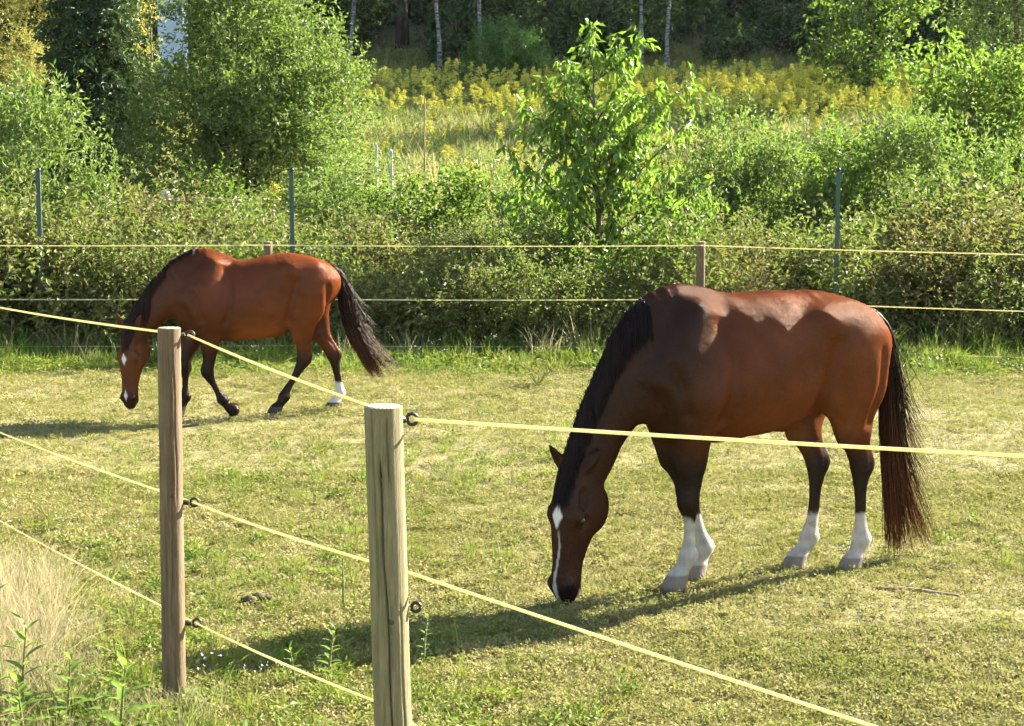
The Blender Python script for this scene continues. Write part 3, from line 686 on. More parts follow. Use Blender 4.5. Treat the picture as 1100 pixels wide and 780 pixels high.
class Field:
    def __init__(s, lo, hi, h):
        s.lo = np.array(lo, np.float32); s.h = h
        s.n = np.ceil((np.array(hi) - s.lo) / h).astype(int) + 1
        s.D = np.full(s.n, 0.25, np.float32)
    def sub(s, lo, hi):
        a = np.clip(np.floor((np.asarray(lo) - s.lo) / s.h).astype(int), 0, s.n - 1)
        b = np.clip(np.ceil((np.asarray(hi) - s.lo) / s.h).astype(int) + 1, 1, s.n)
        sl = tuple(slice(i, j) for i, j in zip(a, b))
        ax = [s.lo[k] + s.h * np.arange(a[k], b[k], dtype=np.float32) for k in range(3)]
        return sl, ax
    def blend(s, sl, d, k, cut=False):
        A = s.D[sl]
        if cut:                                     # smooth subtraction
            d = -d
            hh = np.clip(0.5 - 0.5 * (A - d) / k, 0, 1)
            s.D[sl] = A * (1 - hh) + d * hh + k * hh * (1 - hh)
        else:
            hh = np.clip(0.5 + 0.5 * (d - A) / k, 0, 1)
            s.D[sl] = d * (1 - hh) + A * hh - k * hh * (1 - hh)
    def sweep(s, nodes, k=0.03, per=4, egg=0.0, Mx=None, cut=False, mg=0.05):
        """nodes: x,y,z, a (in the plane of the bend), b (sideways)[, egg] ; elliptical tube with blended skin"""
        N = np.array([list(q) + ([egg] if len(q) == 5 else []) for q in nodes], float)
        Q = catmull(N, per); Q[:, 3:5] = np.maximum(Q[:, 3:5], 0.003)
        Lw = np.array([0, 1.0, 0])
        if Mx is not None:
            hs = np.linalg.norm(Mx[:3, 0]); P = Q[:, :3] @ Mx[:3, :3].T + Mx[:3, 3]; Lw = Mx[:3, 1] / hs; Q[:, 3:5] *= hs
        else: P = Q[:, :3]
        mr = Q[:, 3:5].max() + mg + k
        sl, ax = s.sub(P.min(0) - mr, P.max(0) + mr)
        d = np.full(s.D[sl].shape, 0.25, np.float32)
        for i in range(len(P) - 1):
            A, B = P[i], P[i + 1]; T = B - A; ln = np.linalg.norm(T)
            if ln < 1e-6: continue
            T = T / ln; L = Lw - T * (Lw @ T); L /= np.linalg.norm(L); Nn = np.cross(T, L)
            r = max(Q[i, 3:5].max(), Q[i + 1, 3:5].max()) + mg + k
            lo = np.minimum(A, B) - r; hi = np.maximum(A, B) + r
            ii = []
            for c in range(3):
                w = np.where((ax[c] >= lo[c]) & (ax[c] <= hi[c]))[0]
                ii.append(slice(w[0], w[-1] + 1) if len(w) else slice(0, 0))
            X = (ax[0][ii[0]] - A[0])[:, None, None]; Y = (ax[1][ii[1]] - A[1])[None, :, None]; Z = (ax[2][ii[2]] - A[2])[None, None, :]
            t = X * T[0] + Y * T[1] + Z * T[2]
            tc = np.clip(t, 0, ln); te = t - tc; u = tc / ln
            n = X * Nn[0] + Y * Nn[1] + Z * Nn[2]; l = X * L[0] + Y * L[1] + Z * L[2]
            a = Q[i, 3] + u * (Q[i + 1, 3] - Q[i, 3]); b = Q[i, 4] + u * (Q[i + 1, 4] - Q[i, 4]); e = Q[i, 5] + u * (Q[i + 1, 5] - Q[i, 5])
            b = b * (1 - np.clip(e * n / a, -0.75, 0.75))
            c = 0.8 * np.minimum(a, b)
            na, lb, tq = n / a, l / b, te / c
            rr = np.sqrt(na * na + lb * lb + tq * tq) + 1e-6
            g = np.sqrt((na / a) ** 2 + (lb / b) ** 2 + (tq / c) ** 2) + 1e-6
            dd = np.clip(rr * (rr - 1) / g, -0.25, 0.25)
            v = d[ii[0], ii[1], ii[2]]; np.minimum(v, dd, out=v)
        s.blend(sl, d, k, cut)
    def ball(s, c, r, k=0.03, rot=None, Mx=None, cut=False):
        """ellipsoid with radii r; rot = angle about the sideways axis"""
        Rm = np.eye(3)
        if rot:
            ca, sa = math.cos(rot), math.sin(rot); Rm = np.array([[ca, 0, sa], [0, 1, 0], [-sa, 0, ca]])
        c = np.array(c, float)
        r = np.array(r, float)
        if Mx is not None: hs = np.linalg.norm(Mx[:3, 0]); c = Mx[:3, :3] @ c + Mx[:3, 3]; Rm = Mx[:3, :3] @ Rm / hs; r = r * hs
        pass; m = r.max() + k + 0.04
        sl, ax = s.sub(c - m, c + m)
        X = (ax[0] - c[0])[:, None, None]; Y = (ax[1] - c[1])[None, :, None]; Z = (ax[2] - c[2])[None, None, :]
        p = [X * Rm[0, j] + Y * Rm[1, j] + Z * Rm[2, j] for j in range(3)]
        rr = np.sqrt(sum((p[j] / r[j]) ** 2 for j in range(3))) + 1e-6
        g = np.sqrt(sum((p[j] / r[j] ** 2) ** 2 for j in range(3))) + 1e-6
        s.blend(sl, np.clip(rr * (rr - 1) / g, -0.25, 0.25).astype(np.float32), k, cut)
    def value(s, P):
        q = np.clip((np.asarray(P) - s.lo) / s.h, 0, s.n - 1.001); i = q.astype(int); f = q - i
        v = 0
        for a in (0, 1):
            for b in (0, 1):
                for c in (0, 1):
                    w = (f[:, 0] if a else 1 - f[:, 0]) * (f[:, 1] if b else 1 - f[:, 1]) * (f[:, 2] if c else 1 - f[:, 2])
                    v = v + w * s.D[i[:, 0] + a, i[:, 1] + b, i[:, 2] + c]
        return v
    def push(s, P, off):
        """move points lying closer than off to the skin out to off"""
        P = np.array(P, float)
        for _ in range(3):
            e = s.h
            g = np.stack([s.value(P + np.eye(3)[k] * e) - s.value(P - np.eye(3)[k] * e) for k in range(3)], 1)
            g /= np.linalg.norm(g, axis=1)[:, None] + 1e-6
            dv = s.value(P)
            P = P + g * np.clip(off - dv, -0.004, 0.08)[:, None]
        return P
    def surf(s, x, z, side):
        i = int((x - s.lo[0]) / s.h); k = int((z - s.lo[2]) / s.h)
        w = np.where(s.D[i, :, k] < 0)[0]
        return abs(s.lo[1] + s.h * (w[-1] if side > 0 else w[0])) if len(w) else 0.2
    def ripple(s):
        """faint unevenness of muscle, tendon and loose skin"""
        ax = [s.lo[k] + s.h * np.arange(s.n[k], dtype=np.float32) for k in range(3)]
        X, Y, Z = ax[0][:, None, None], ax[1][None, :, None], ax[2][None, None, :]
        n = np.sin(21 * X + 6 * Z + 2.2 * np.sin(9 * Z + 4 * Y)) + np.sin(13 * Z - 17 * X + 1.7 * np.sin(11 * X)) + .8 * np.sin(29 * Z + 12 * X + 3 * Y + 1.5 * np.sin(7 * X)) + .6 * np.sin(43 * X - 21 * Z + 8 * Y)
        n = n * (0.35 + 0.65 * (Z > .55) * (X < .95))
        s.D += (0.0011 * n).astype(np.float32)
    def mesh(s):
        for ax in range(3):                         # one light smoothing pass
            D = s.D; s2 = D.copy()
            a = [slice(None)] * 3; b = [slice(None)] * 3; c = [slice(None)] * 3
            a[ax] = slice(1, -1); b[ax] = slice(0, -2); c[ax] = slice(2, None)
            s2[tuple(a)] = 0.5 * D[tuple(a)] + 0.25 * (D[tuple(b)] + D[tuple(c)]); s.D = s2
        g = openvdb.FloatGrid(0.25); g.copyFromArray(s.D)
        pts, tris, quads = g.convertToPolygons(isovalue=0.0, adaptivity=0.0)
        pts = np.asarray(pts) * s.h + s.lo
        return pts, (np.asarray(tris)[:, ::-1] if len(tris) else None), np.asarray(quads)[:, ::-1]

def head_matrix(poll, pitch, yaw):
    """head frame: x from poll to muzzle, y left, z out of the face"""
    u = np.array([math.sin(pitch), 0, -math.cos(pitch)]); w = np.array([math.cos(pitch), 0, math.sin(pitch)])
    m = np.stack([u, np.array([0, 1.0, 0]), w], 1)
    c, s = math.cos(yaw), math.sin(yaw)
    m = np.array([[c, -s, 0], [s, c, 0], [0, 0, 1]]) @ m
    M4 = np.eye(4); M4[:3, :3] = m; M4[:3, 3] = poll
    return M4

def build_horse(P):
    fld = Field((-0.95, -0.46, -0.03), (1.62, 0.46, 1.72), 0.0095)
    # trunk, tail to chest : x, top, bottom, half width, egg
    fld.sweep([(x, 0, (t + b) / 2, (t - b) / 2, w, e) for x, t, b, w, e in P['trunk']], k=0.02, per=4)
    fld.sweep(P['neck'], k=0.07, per=5)
    Hm = head_matrix(P['poll'], P['pitch'], P['yaw']); hs = P.get('head', 1.0); Hm[:3, :3] *= hs
    hw = P.get('hw', 1.0)
    fld.sweep([(q[0], q[1], q[2], q[3] * hw, q[4] * hw) for q in [(-.02, 0, -.03, .085, .072), (.06, 0, -.018, .118, .088), (.13, 0, -.028, .142, .100), (.20, 0, -.026, .142, .100), (.28, 0, -.014, .122, .088),
               (.37, 0, -.002, .098, .073), (.45, 0, .004, .086, .065), (.52, 0, .006, .083, .067), (.575, 0, .000, .072, .066), (.615, 0, -.006, .050, .050)]], k=0.05, per=4, Mx=Hm)
    for s in (-1, 1):
        fld.ball((.150, s * .060 * hw, -.092 * hw), (.118 * hw, .050 * hw, .108 * hw), 0.03, Mx=Hm)             # cheek
        fld.ball((.185, s * .082 * hw, .050 * hw), (.048, .022, .032), 0.025, Mx=Hm)              # brow
        fld.ball((.215, s * .102, .018), (.030, .014, .018), 0.02, Mx=Hm, cut=True)    # hollow under the eye
        fld.sweep([(.23, s * .094, -.01, .012, .010), (.30, s * .083, .0, .012, .010), (.38, s * .064, .008, .010, .008)], k=0.02, per=3, Mx=Hm)
        fld.ball((.548, s * .048 * hw, .048 * hw), (.038, .028, .032), 0.02, Mx=Hm)             # nostril rim
        fld.ball((.572, s * .070 * hw, .052 * hw), (.023, .016, .014), 0.010, Mx=Hm, cut=True)
        fld.sweep([(.622, s * .034, -.022, .005, .014), (.565, s * .066, -.028, .005, .014), (.515, s * .070, -.032, .004, .012)], k=0.010, per=3, Mx=Hm, cut=True)
        fld.ball((.10, s * .095, .035), (.055, .020, .022), 0.03, Mx=Hm, cut=True)     # temple
        ex = P['ear'][0 if s > 0 else 1]
        base = np.array((-.045, s * .050, .018)); d = np.array(ex, float); d = d / np.linalg.norm(d)
        ear = [(*(base + d * q * P.get('ear_len', .175)), ra, rb) for q, ra, rb in ((-.12, .022, .026), (.12, .026, .034), (.4, .021, .036), (.7, .014, .026), (1.0, .005, .007))]
        fld.sweep(ear, k=0.02, per=4, Mx=Hm)
        fld.sweep([(*(base + d * q * .175 + np.array((0, s * .006, .024))), ra, rb) for q, ra, rb in ((.18, .008, .012), (.45, .012, .020), (.8, .006, .010))], k=0.008, per=3, Mx=Hm, cut=True)
    fld.ball((.575, 0, -.056), (.040, .046, .030), 0.02, Mx=Hm)                        # lower lip and chin
    # shoulders, chest and quarters
    for s in (-1, 1):
        fld.sweep([(.46, s * .13, 1.48, .07, .06), (.56, s * .17, 1.28, .11, .075), (.66, s * .165, 1.10, .12, .07)], k=0.10, per=3)     # shoulder blade
        fld.ball((.50, s * .180, 1.03), (.14, .070, .15), 0.08, rot=0.5)               # triceps
        fld.ball((.725, s * .085, 1.02), (.10, .085, .12), 0.06)                       # breast
        fld.ball((-.24, s * .215, 1.42), (.07, .045, .05), 0.10)                       # point of hip
        fld.ball((-.43, s * .150, 1.30), (.24, .120, .21), 0.10)                       # croup muscle
    for leg in P['legs']:
        mul = {4: 1.08, 6: .90, 7: .88, 9: 1.10} if len(leg['nodes']) == 12 else {6: 1.06, 8: .90, 9: .87, 11: 1.10, 4: .95}
        leg['nodes'] = [(*q[:3], q[3] * mul.get(i, 1), q[4] * mul.get(i, 1)) for i, q in enumerate(leg['nodes'])]
        fld.sweep(leg['nodes'], k=leg.get('k', 0.06), per=4)
        for b in leg.get('bumps', []): fld.ball(b[0], b[1], b[2])
        nd = leg['nodes']; fr = len(nd) == 12                   # joints and the groove between cannon bone and tendon
        kn = nd[4] if fr else nd[6]; fe = nd[-3]; c0 = nd[6] if fr else nd[8]; c1 = nd[7] if fr else nd[9]
        sg = 1 if kn[1] > 0 else -1
        if fr:
            f2 = nd[2]; fld.ball((f2[0] + .046, f2[1] + sg * .014, f2[2] + .03), (.032, .038, .11), .035); fld.ball((f2[0] - .050, f2[1] + sg * .008, f2[2] + .05), (.036, .042, .11), .035)
            fld.ball((.405, sg * .195, .90), (.045, .035, .05), .04)
        else:
            f3 = nd[3]; fld.ball((f3[0] + .055, f3[1] + sg * .016, f3[2] - .01), (.050, .050, .12), .04); fld.ball((f3[0] - .070, f3[1] + sg * .006, f3[2] + .04), (.040, .040, .12), .04)
        if fr:
            fld.ball((kn[0] + .022, kn[1], kn[2] - .01), (.036, .044, .055), .025)
            fld.ball((kn[0] - .044, kn[1], kn[2] - .025), (.018, .022, .030), .02)
        fld.ball((fe[0] - .030, fe[1], fe[2] + .004), (.028, .030, .032), .02)
        for sy in (-1, 1):
            fld.sweep([(c0[0] - .010, c0[1] + sy * (c0[4] + .006), c0[2], .006, .012), (c1[0] - .010, c1[1] + sy * (c1[4] + .006), c1[2], .006, .012), (fe[0] - .014, fe[1] + sy * (fe[4] + .004), fe[2] + .05, .005, .010)], k=.014, per=2, cut=True)
        if not fr:                                              # hollow in front of the achilles tendon
            g = nd[5]; m_ = nd[4]
            for sy in (-1, 1):
                fld.sweep([(m_[0] - .045, m_[1] + sy * (m_[4] + .004), m_[2], .012, .022), (g[0] - .040, g[1] + sy * (g[4] + .006), g[2] + .02, .012, .020), (kn[0] - .025, kn[1] + sy * (kn[4] + .012), kn[2] + .015, .008, .016)], k=.02, per=2, cut=True)
        if 'hoof' in leg:
            fld.sweep(leg['hoof'], k=0.012, per=2, mg=0.03)
    for c, r, k in P.get('extra', []): fld.ball(c, r, k)
    for c, r, k in P.get('cuts', []): fld.ball(c, r, k, cut=True)
    for s in (-1, 1):                                           # shallow furrows between the muscles
        for pts, w, dp in (([(.345, 1.42), (.315, 1.25), (.330, 1.05), (.365, .92)], .016, .008), ([(-.31, 1.30), (-.275, 1.15), (-.245, 1.02), (-.235, .93)], .018, .010),
                           ([(-.62, 1.24), (-.61, 1.08), (-.585, .94), (-.575, .84)], .014, .007), ([(.675, 1.20), (.615, 1.07), (.585, .95)], .012, .006)):
            fld.sweep([(x, s * (fld.surf(x, z, s) + .020 - dp), z, w, .020) for x, z in pts], k=0.06, per=3, cut=True)
    fld.ripple()
    V, F3, F4 = fld.mesh()
    return fld, V, F3, F4, Hm

def coat_mat(name):
    t = NT(name); tc = t.n('ShaderNodeTexCoord'); at = t.n('ShaderNodeAttribute', _attribute_name='coat')
    v = t.map(tc.outputs['Object'], (30, 60, 14)); hair = t.noise(v, 9.0, 4, 0.7)
    blot = t.noise(tc.outputs['Object'], 5.0, 3)
    col = t.mix(1.0, at.outputs['Color'], t.ramp(hair, [(0.25, (0.74,) * 3), (0.75, (1.22,) * 3)]), 'MULTIPLY')
    col = t.mix(1.0, col, t.ramp(blot, [(0.3, (0.85,) * 3), (0.7, (1.12,) * 3)]), 'MULTIPLY')
    rough = t.math('ADD', at.outputs['Alpha'], t.math('MULTIPLY', hair, 0.16))
    b = t.bsdf(col, rough, 0.0, t.math('ADD', hair, t.math('MULTIPLY', t.noise(tc.outputs['Object'], 13.0, 4), 2.4)), 0.45, 0.008)
    b.inputs['Specular IOR Level'].default_value = 0.0
    gl = t.n('ShaderNodeBsdfAnisotropic', Color=(1.0, .80, .66, 1)); t.l(t.math('SUBTRACT', rough, .14), gl.inputs['Roughness'])
    for l in b.inputs['Normal'].links: t.l(l.from_socket, gl.inputs['Normal'])
    mx = t.n('ShaderNodeMixShader'); mx.inputs[0].default_value = .016; t.l(b.outputs[0], mx.inputs[1]); t.l(gl.outputs[0], mx.inputs[2])
    return t.done(mx)
M['coat'] = coat_mat('horse_coat')

def hair_mat(name, c1, c2, tip, z0, z1):
    t = NT(name); g = t.n('ShaderNodeNewGeometry'); sp = t.n('ShaderNodeSeparateXYZ'); t.l(g.outputs['Position'], sp.inputs[0])
    col = t.ramp(g.outputs['Random Per Island'], [(0.2, c1), (0.85, c2)])
    f = t.n('ShaderNodeMapRange'); t.l(sp.outputs[2], f.inputs[0])
    f.inputs[1].default_value = z0; f.inputs[2].default_value = z1; f.inputs[3].default_value = 1; f.inputs[4].default_value = 0
    col = t.mix(t.math('MULTIPLY', f.outputs[0], g.outputs['Random Per Island']), col, tip)
    return t.done(t.bsdf(col, 0.42, 0.10))
M['hair_dark'] = hair_mat('dark_hair', (0.010, 0.006, 0.005), (0.030, 0.017, 0.011), (0.24, 0.075, 0.026), 0.05, 1.05)
M['mane_dark'] = hair_mat('dark_mane', (0.009, 0.0055, 0.0048), (0.024, 0.013, 0.009), (0.03, 0.015, 0.01), -2.0, -1.5)
M['hair_bay'] = hair_mat('bay_hair', (0.012, 0.007, 0.006), (0.045, 0.022, 0.014), (0.22, 0.08, 0.03), 0.35, 0.95)
t = NT('horse_eye'); M['eye'] = t.done(t.bsdf((0.008, 0.005, 0.004), 0.08, 0.6))

def strands(name, curves, r0, r1, mat, parent):
    """many thin tapering hairs as one mesh; curves (n, m, 3)"""
    C = np.asarray(curves, float); n, m, _ = C.shape
    T = np.gradient(C, axis=1); T /= np.linalg.norm(T, axis=2)[..., None] + 1e-9
    ref = np.random.RandomState(3).normal(size=(n, 1, 3)); A = np.cross(T, ref); A /= np.linalg.norm(A, axis=2)[..., None] + 1e-9
    B = np.cross(A, T)
    rad = (np.linspace(1, 0, m) ** 0.6 * (r0 - r1) + r1)[None, :, None]
    rings = [C + rad * (math.cos(q) * A + math.sin(q) * B) for q in (0, 2.094, 4.189)]
    V = np.stack(rings, 2).reshape(-1, 3)
    i = (np.arange(n)[:, None, None] * m + np.arange(m - 1)[None, :, None]) * 3; j = np.arange(3)[None, None]; k = (j + 1) % 3
    F4 = np.stack([i + j, i + k, i + 3 + k, i + 3 + j], -1).reshape(-1, 4)
    return obj(name, mesh_np(name, V, None, F4, mat, True), parent)

def mane_curves(fld, rng, crest, n, length, side, spread=0.02, m=12, off=0.003, fwd=0.0):
    C = catmull(np.array(crest, float), 12)
    t = rng.uniform(0, 1, n) * (len(C) - 1.001); i = t.astype(int); f = (t - i)[:, None]
    P = C[i] * (1 - f) + C[i + 1] * f
    P = P + np.stack([rng.normal(0, .008, n), rng.uniform(-.012, .016, n), rng.uniform(-.015, .004, n)], 1)
    ln = length * rng.uniform(0.6, 1.15, n)
    clump = np.sin(t * .9) * 0.10 + np.sin(t * 2.3 + 1) * .08 + rng.normal(0, .07, n)
    v = np.stack([0.04 + 0.15 * clump + fwd, np.full(n, 0.9 * side) + rng.normal(0, .10, n), np.full(n, 0.12)], 1)
    out = [P]; depth = rng.uniform(0, .009, n)
    for k in range(1, m):
        g = np.stack([0.16 * clump + fwd * .5, np.full(n, 0.12 * side), np.full(n, -1.0)], 1)
        v = v * 0.52 + g * 0.48
        vv = v / np.linalg.norm(v, axis=1)[:, None]
        q = out[-1] + vv * (ln / (m - 1))[:, None]
        q = fld.push(q, off + depth)
        out.append(q)
    Q = np.stack(out, 1)
    for _ in range(2): Q[:, 1:-1] = .5 * Q[:, 1:-1] + .25 * (Q[:, :-2] + Q[:, 2:])
    return Q

def tail_curves(rng, guide, n, r_top, r_bot, wisps=0.12, m=16):
    G = catmull(np.array(guide, float), 8)
    s = np.linspace(0, 1, m)
    out = []
    for _ in range(n):
        t0 = abs(rng.normal(0, .16)) if rng.rand() < 0.75 else rng.uniform(0, .42)
        t1 = rng.uniform(0.55, 1.0) if rng.rand() > 0.4 else rng.uniform(.9, 1.02)
        tt = np.clip(t0 + (t1 - t0) * s, 0, 1) * (len(G) - 1.001); i = tt.astype(int); f = (tt - i)[:, None]
        P = G[i] * (1 - f) + G[i + 1] * f
        an = rng.uniform(0, 6.283); rr = math.sqrt(rng.rand())
        prof = r_top + (r_bot - r_top) * np.clip(tt / len(G), 0, 1) ** 0.8
        prof = prof * np.clip(0.35 + s * 3, 0, 1)
        w = np.stack([np.cos(an) * rr * prof, np.sin(an) * rr * prof * 0.75, np.zeros(m)], 1)
        if rng.rand() < wisps: w[:, 0] -= s ** 3 * rng.uniform(0.03, 0.26)
        w[:, 0] += 0.012 * np.sin(s * rng.uniform(2, 7) + rng.uniform(0, 6)); w[:, 1] += 0.012 * np.sin(s * rng.uniform(2, 7) + rng.uniform(0, 6))
        out.append(P + w)
    return np.array(out)

def hoofs(x, y, toe=1, z=0.0, L=0.075):
    return [(x - .005, y, z + .082, .052, .046), (x + .012 * toe, y, z + .055, .060, .054), (x + .025 * toe, y, z + .028, .066, .060), (x + .030 * toe, y, z + .012, .066, .060)]

def make_horse(name, P, loc, yaw, label):
    root = empty(name, loc, math.pi + yaw)
    tag(root, label, 'horse', 'horses grazing in the paddock')
    fld, V, F3, F4, Hm = build_horse(P)
    body = obj('body', mesh_np(name + '_skin', V, F3, F4, M['coat'], True), root)
    me = body.data
    Vv = np.empty(len(me.vertices) * 3, np.float32); me.vertices.foreach_get('co', Vv); Vv = Vv.reshape(-1, 3).astype(float)
    C = P['paint'](Vv, (Vv - Hm[:3, 3]) @ Hm[:3, :3] / P.get('head', 1.0) ** 2)
    at = me.color_attributes.new('coat', 'FLOAT_COLOR', 'POINT'); at.data.foreach_set('color', C.astype(np.float32).ravel())
    for s in (-1, 1):                              # eyes
        m = MB(); th = np.linspace(0, math.pi, 9)
        m.tube([(0, 0, z) for z in -0.026 * np.cos(th)], np.maximum(0.026 * np.sin(th), .0005), 14, cap=True)
        e = obj('eye', m.mesh('eye_ball', M['eye']), root)
        e.location = (Hm[:3, :3] @ np.array((.205, s * .0835 * P.get('hw', 1), .042 * P.get('hw', 1))) + Hm[:3, 3]).tolist()
    rng = np.random.RandomState(P['seed'])
    strands('mane', np.concatenate([mane_curves(fld, rng, *a) for a in P['mane']]), .0017, .0007, P.get('mane_hair', P['hair']), root)
    fc = mane_curves(fld, rng, [(Hm[:3, :3] @ np.array(q) + Hm[:3, 3]).tolist() for q in ((-.05, -.03, .06), (-.03, 0, .085), (-.05, .03, .06))], P.get('forelock', 130), P.get('forelen', .14), 0.35, fwd=0.55)
    strands('forelock', fc, .0022, .001, P.get('mane_hair', P['hair']), root)
    strands('tail', tail_curves(rng, *P['tail']), .0024, .0008, P['hair'], root)
    return root

def lerp(a, b, w): return a * (1 - w)[:, None] + np.array(b)[None] * w[:, None]

# --- the dark bay in front
def paint_dark(V, Hd):
    x, y, z = V.T; n1 = vnoise(V, 9, 1); n2 = vnoise(V, 40, 2); n3 = .5 * vnoise(V, 170, 5) + .5 * vnoise(V, 60, 6)
    c = np.tile(np.array([0.100, 0.0265, 0.0075]), (len(V), 1))
    c = lerp(c, (0.115, 0.036, 0.012), sstep(1.02, 0.82, z) * sstep(.35, .1, x) * sstep(-.55, -.3, x))
    c = lerp(c, (0.016, 0.0074, 0.0052), np.clip(sstep(.28, .62, x + .10 * (n1 - .5) + .22 * (z - 1.2)), 0, 1) * .86)
    c = lerp(c, (0.040, 0.014, 0.0075), sstep(.93, 1.1, x) * sstep(.55, .4, z) * .8)
    c = c * (0.80 + .45 * vnoise(V * [1, 1, 1.6], 4.5, 61))[:, None] * (0.92 + .16 * vnoise(V, 23, 62))[:, None]
    c = lerp(c, (0.050, 0.015, 0.006), sstep(1.30, 1.52, z) * sstep(-.62, -.3, x) * (np.abs(y) < .07) * .6)
    fore = (x > .1) & (x < .9); hind = x < -.1
    c = lerp(c, (0.013, 0.008, 0.007), sstep(.86, .62, z + .06 * (n1 - .5)) * fore)
    c = lerp(c, (0.015, 0.009, 0.007), sstep(.84, .60, z + .08 * (n1 - .5)) * hind)
    lo = np.where(fore, np.where(y > .02, .375, .40), np.where(y > 0.02, .325, .33))
    white = sstep(lo + .015, lo - .015, z + .05 * (n1 - .5) + .03 * (n2 - .5) - np.where(fore, .05 * np.clip((x - .5) * 9, -1, 1), 0) + .0) * (fore | hind)
    c = lerp(c, (0.52, 0.47, 0.41), white * (.62 + .38 * n2))
    c = lerp(c, (0.36, 0.29, 0.21), white * sstep(.24, .06, z) * sstep(.35, .75, n1) * .55)
    dirt = white * hind * (y < .02) * sstep(.52, .62, n3) * sstep(.1, .3, z)
    c = lerp(c, (0.20, 0.14, 0.10), dirt * .75)
    hoof = sstep(.088, .080, z) * (fore | hind)
    c = lerp(c, (0.21, 0.175, 0.145), hoof); c = lerp(c, (.09, .07, .055), hoof * sstep(.04, .0, z + .03 * n1) * .7)
    u, l, w = Hd.T; head = (x > .9) & (z < .80)
    c = lerp(c, (0.018, 0.010, 0.009), sstep(.50, .58, u) * head * .85)
    face = head & (w > .02)
    star = face * sstep(1.0, .75, np.abs(u - .19) / .085 + np.abs(l + .002 + .05 * (u - .2)) / (.030 + .012 * n2))
    stripe = .6 * face * sstep(.24, .34, u) * sstep(.66, .63, u) * sstep(1.0, .7, np.abs(l + .012 * np.sin(u * 14)) / (.0055 + .008 * sstep(.48, .57, u) + .003 * n2))
    lip = head * sstep(.560, .585, u) * sstep(-.02, -.04, w) * .7
    c = lerp(c, (0.74, 0.68, 0.62), np.clip(star + stripe, 0, 1)); c = lerp(c, (0.55, 0.45, 0.42), lip)
    nos = head * sstep(1.15, .7, np.sqrt(((u - .570) / .024) ** 2 + ((np.abs(l) - .068) / .018) ** 2 + ((w - .050) / .016) ** 2))
    c = lerp(c, (0.006, 0.004, 0.004), nos)
    a = np.where(hoof > .5, .55, .32) + .22 * np.clip(white, 0, 1)
    return np.concatenate([c, a[:, None]], 1)

def leg_hind(y, pts, hoof, z=0.0):
    return dict(nodes=pts, hoof=hoof)

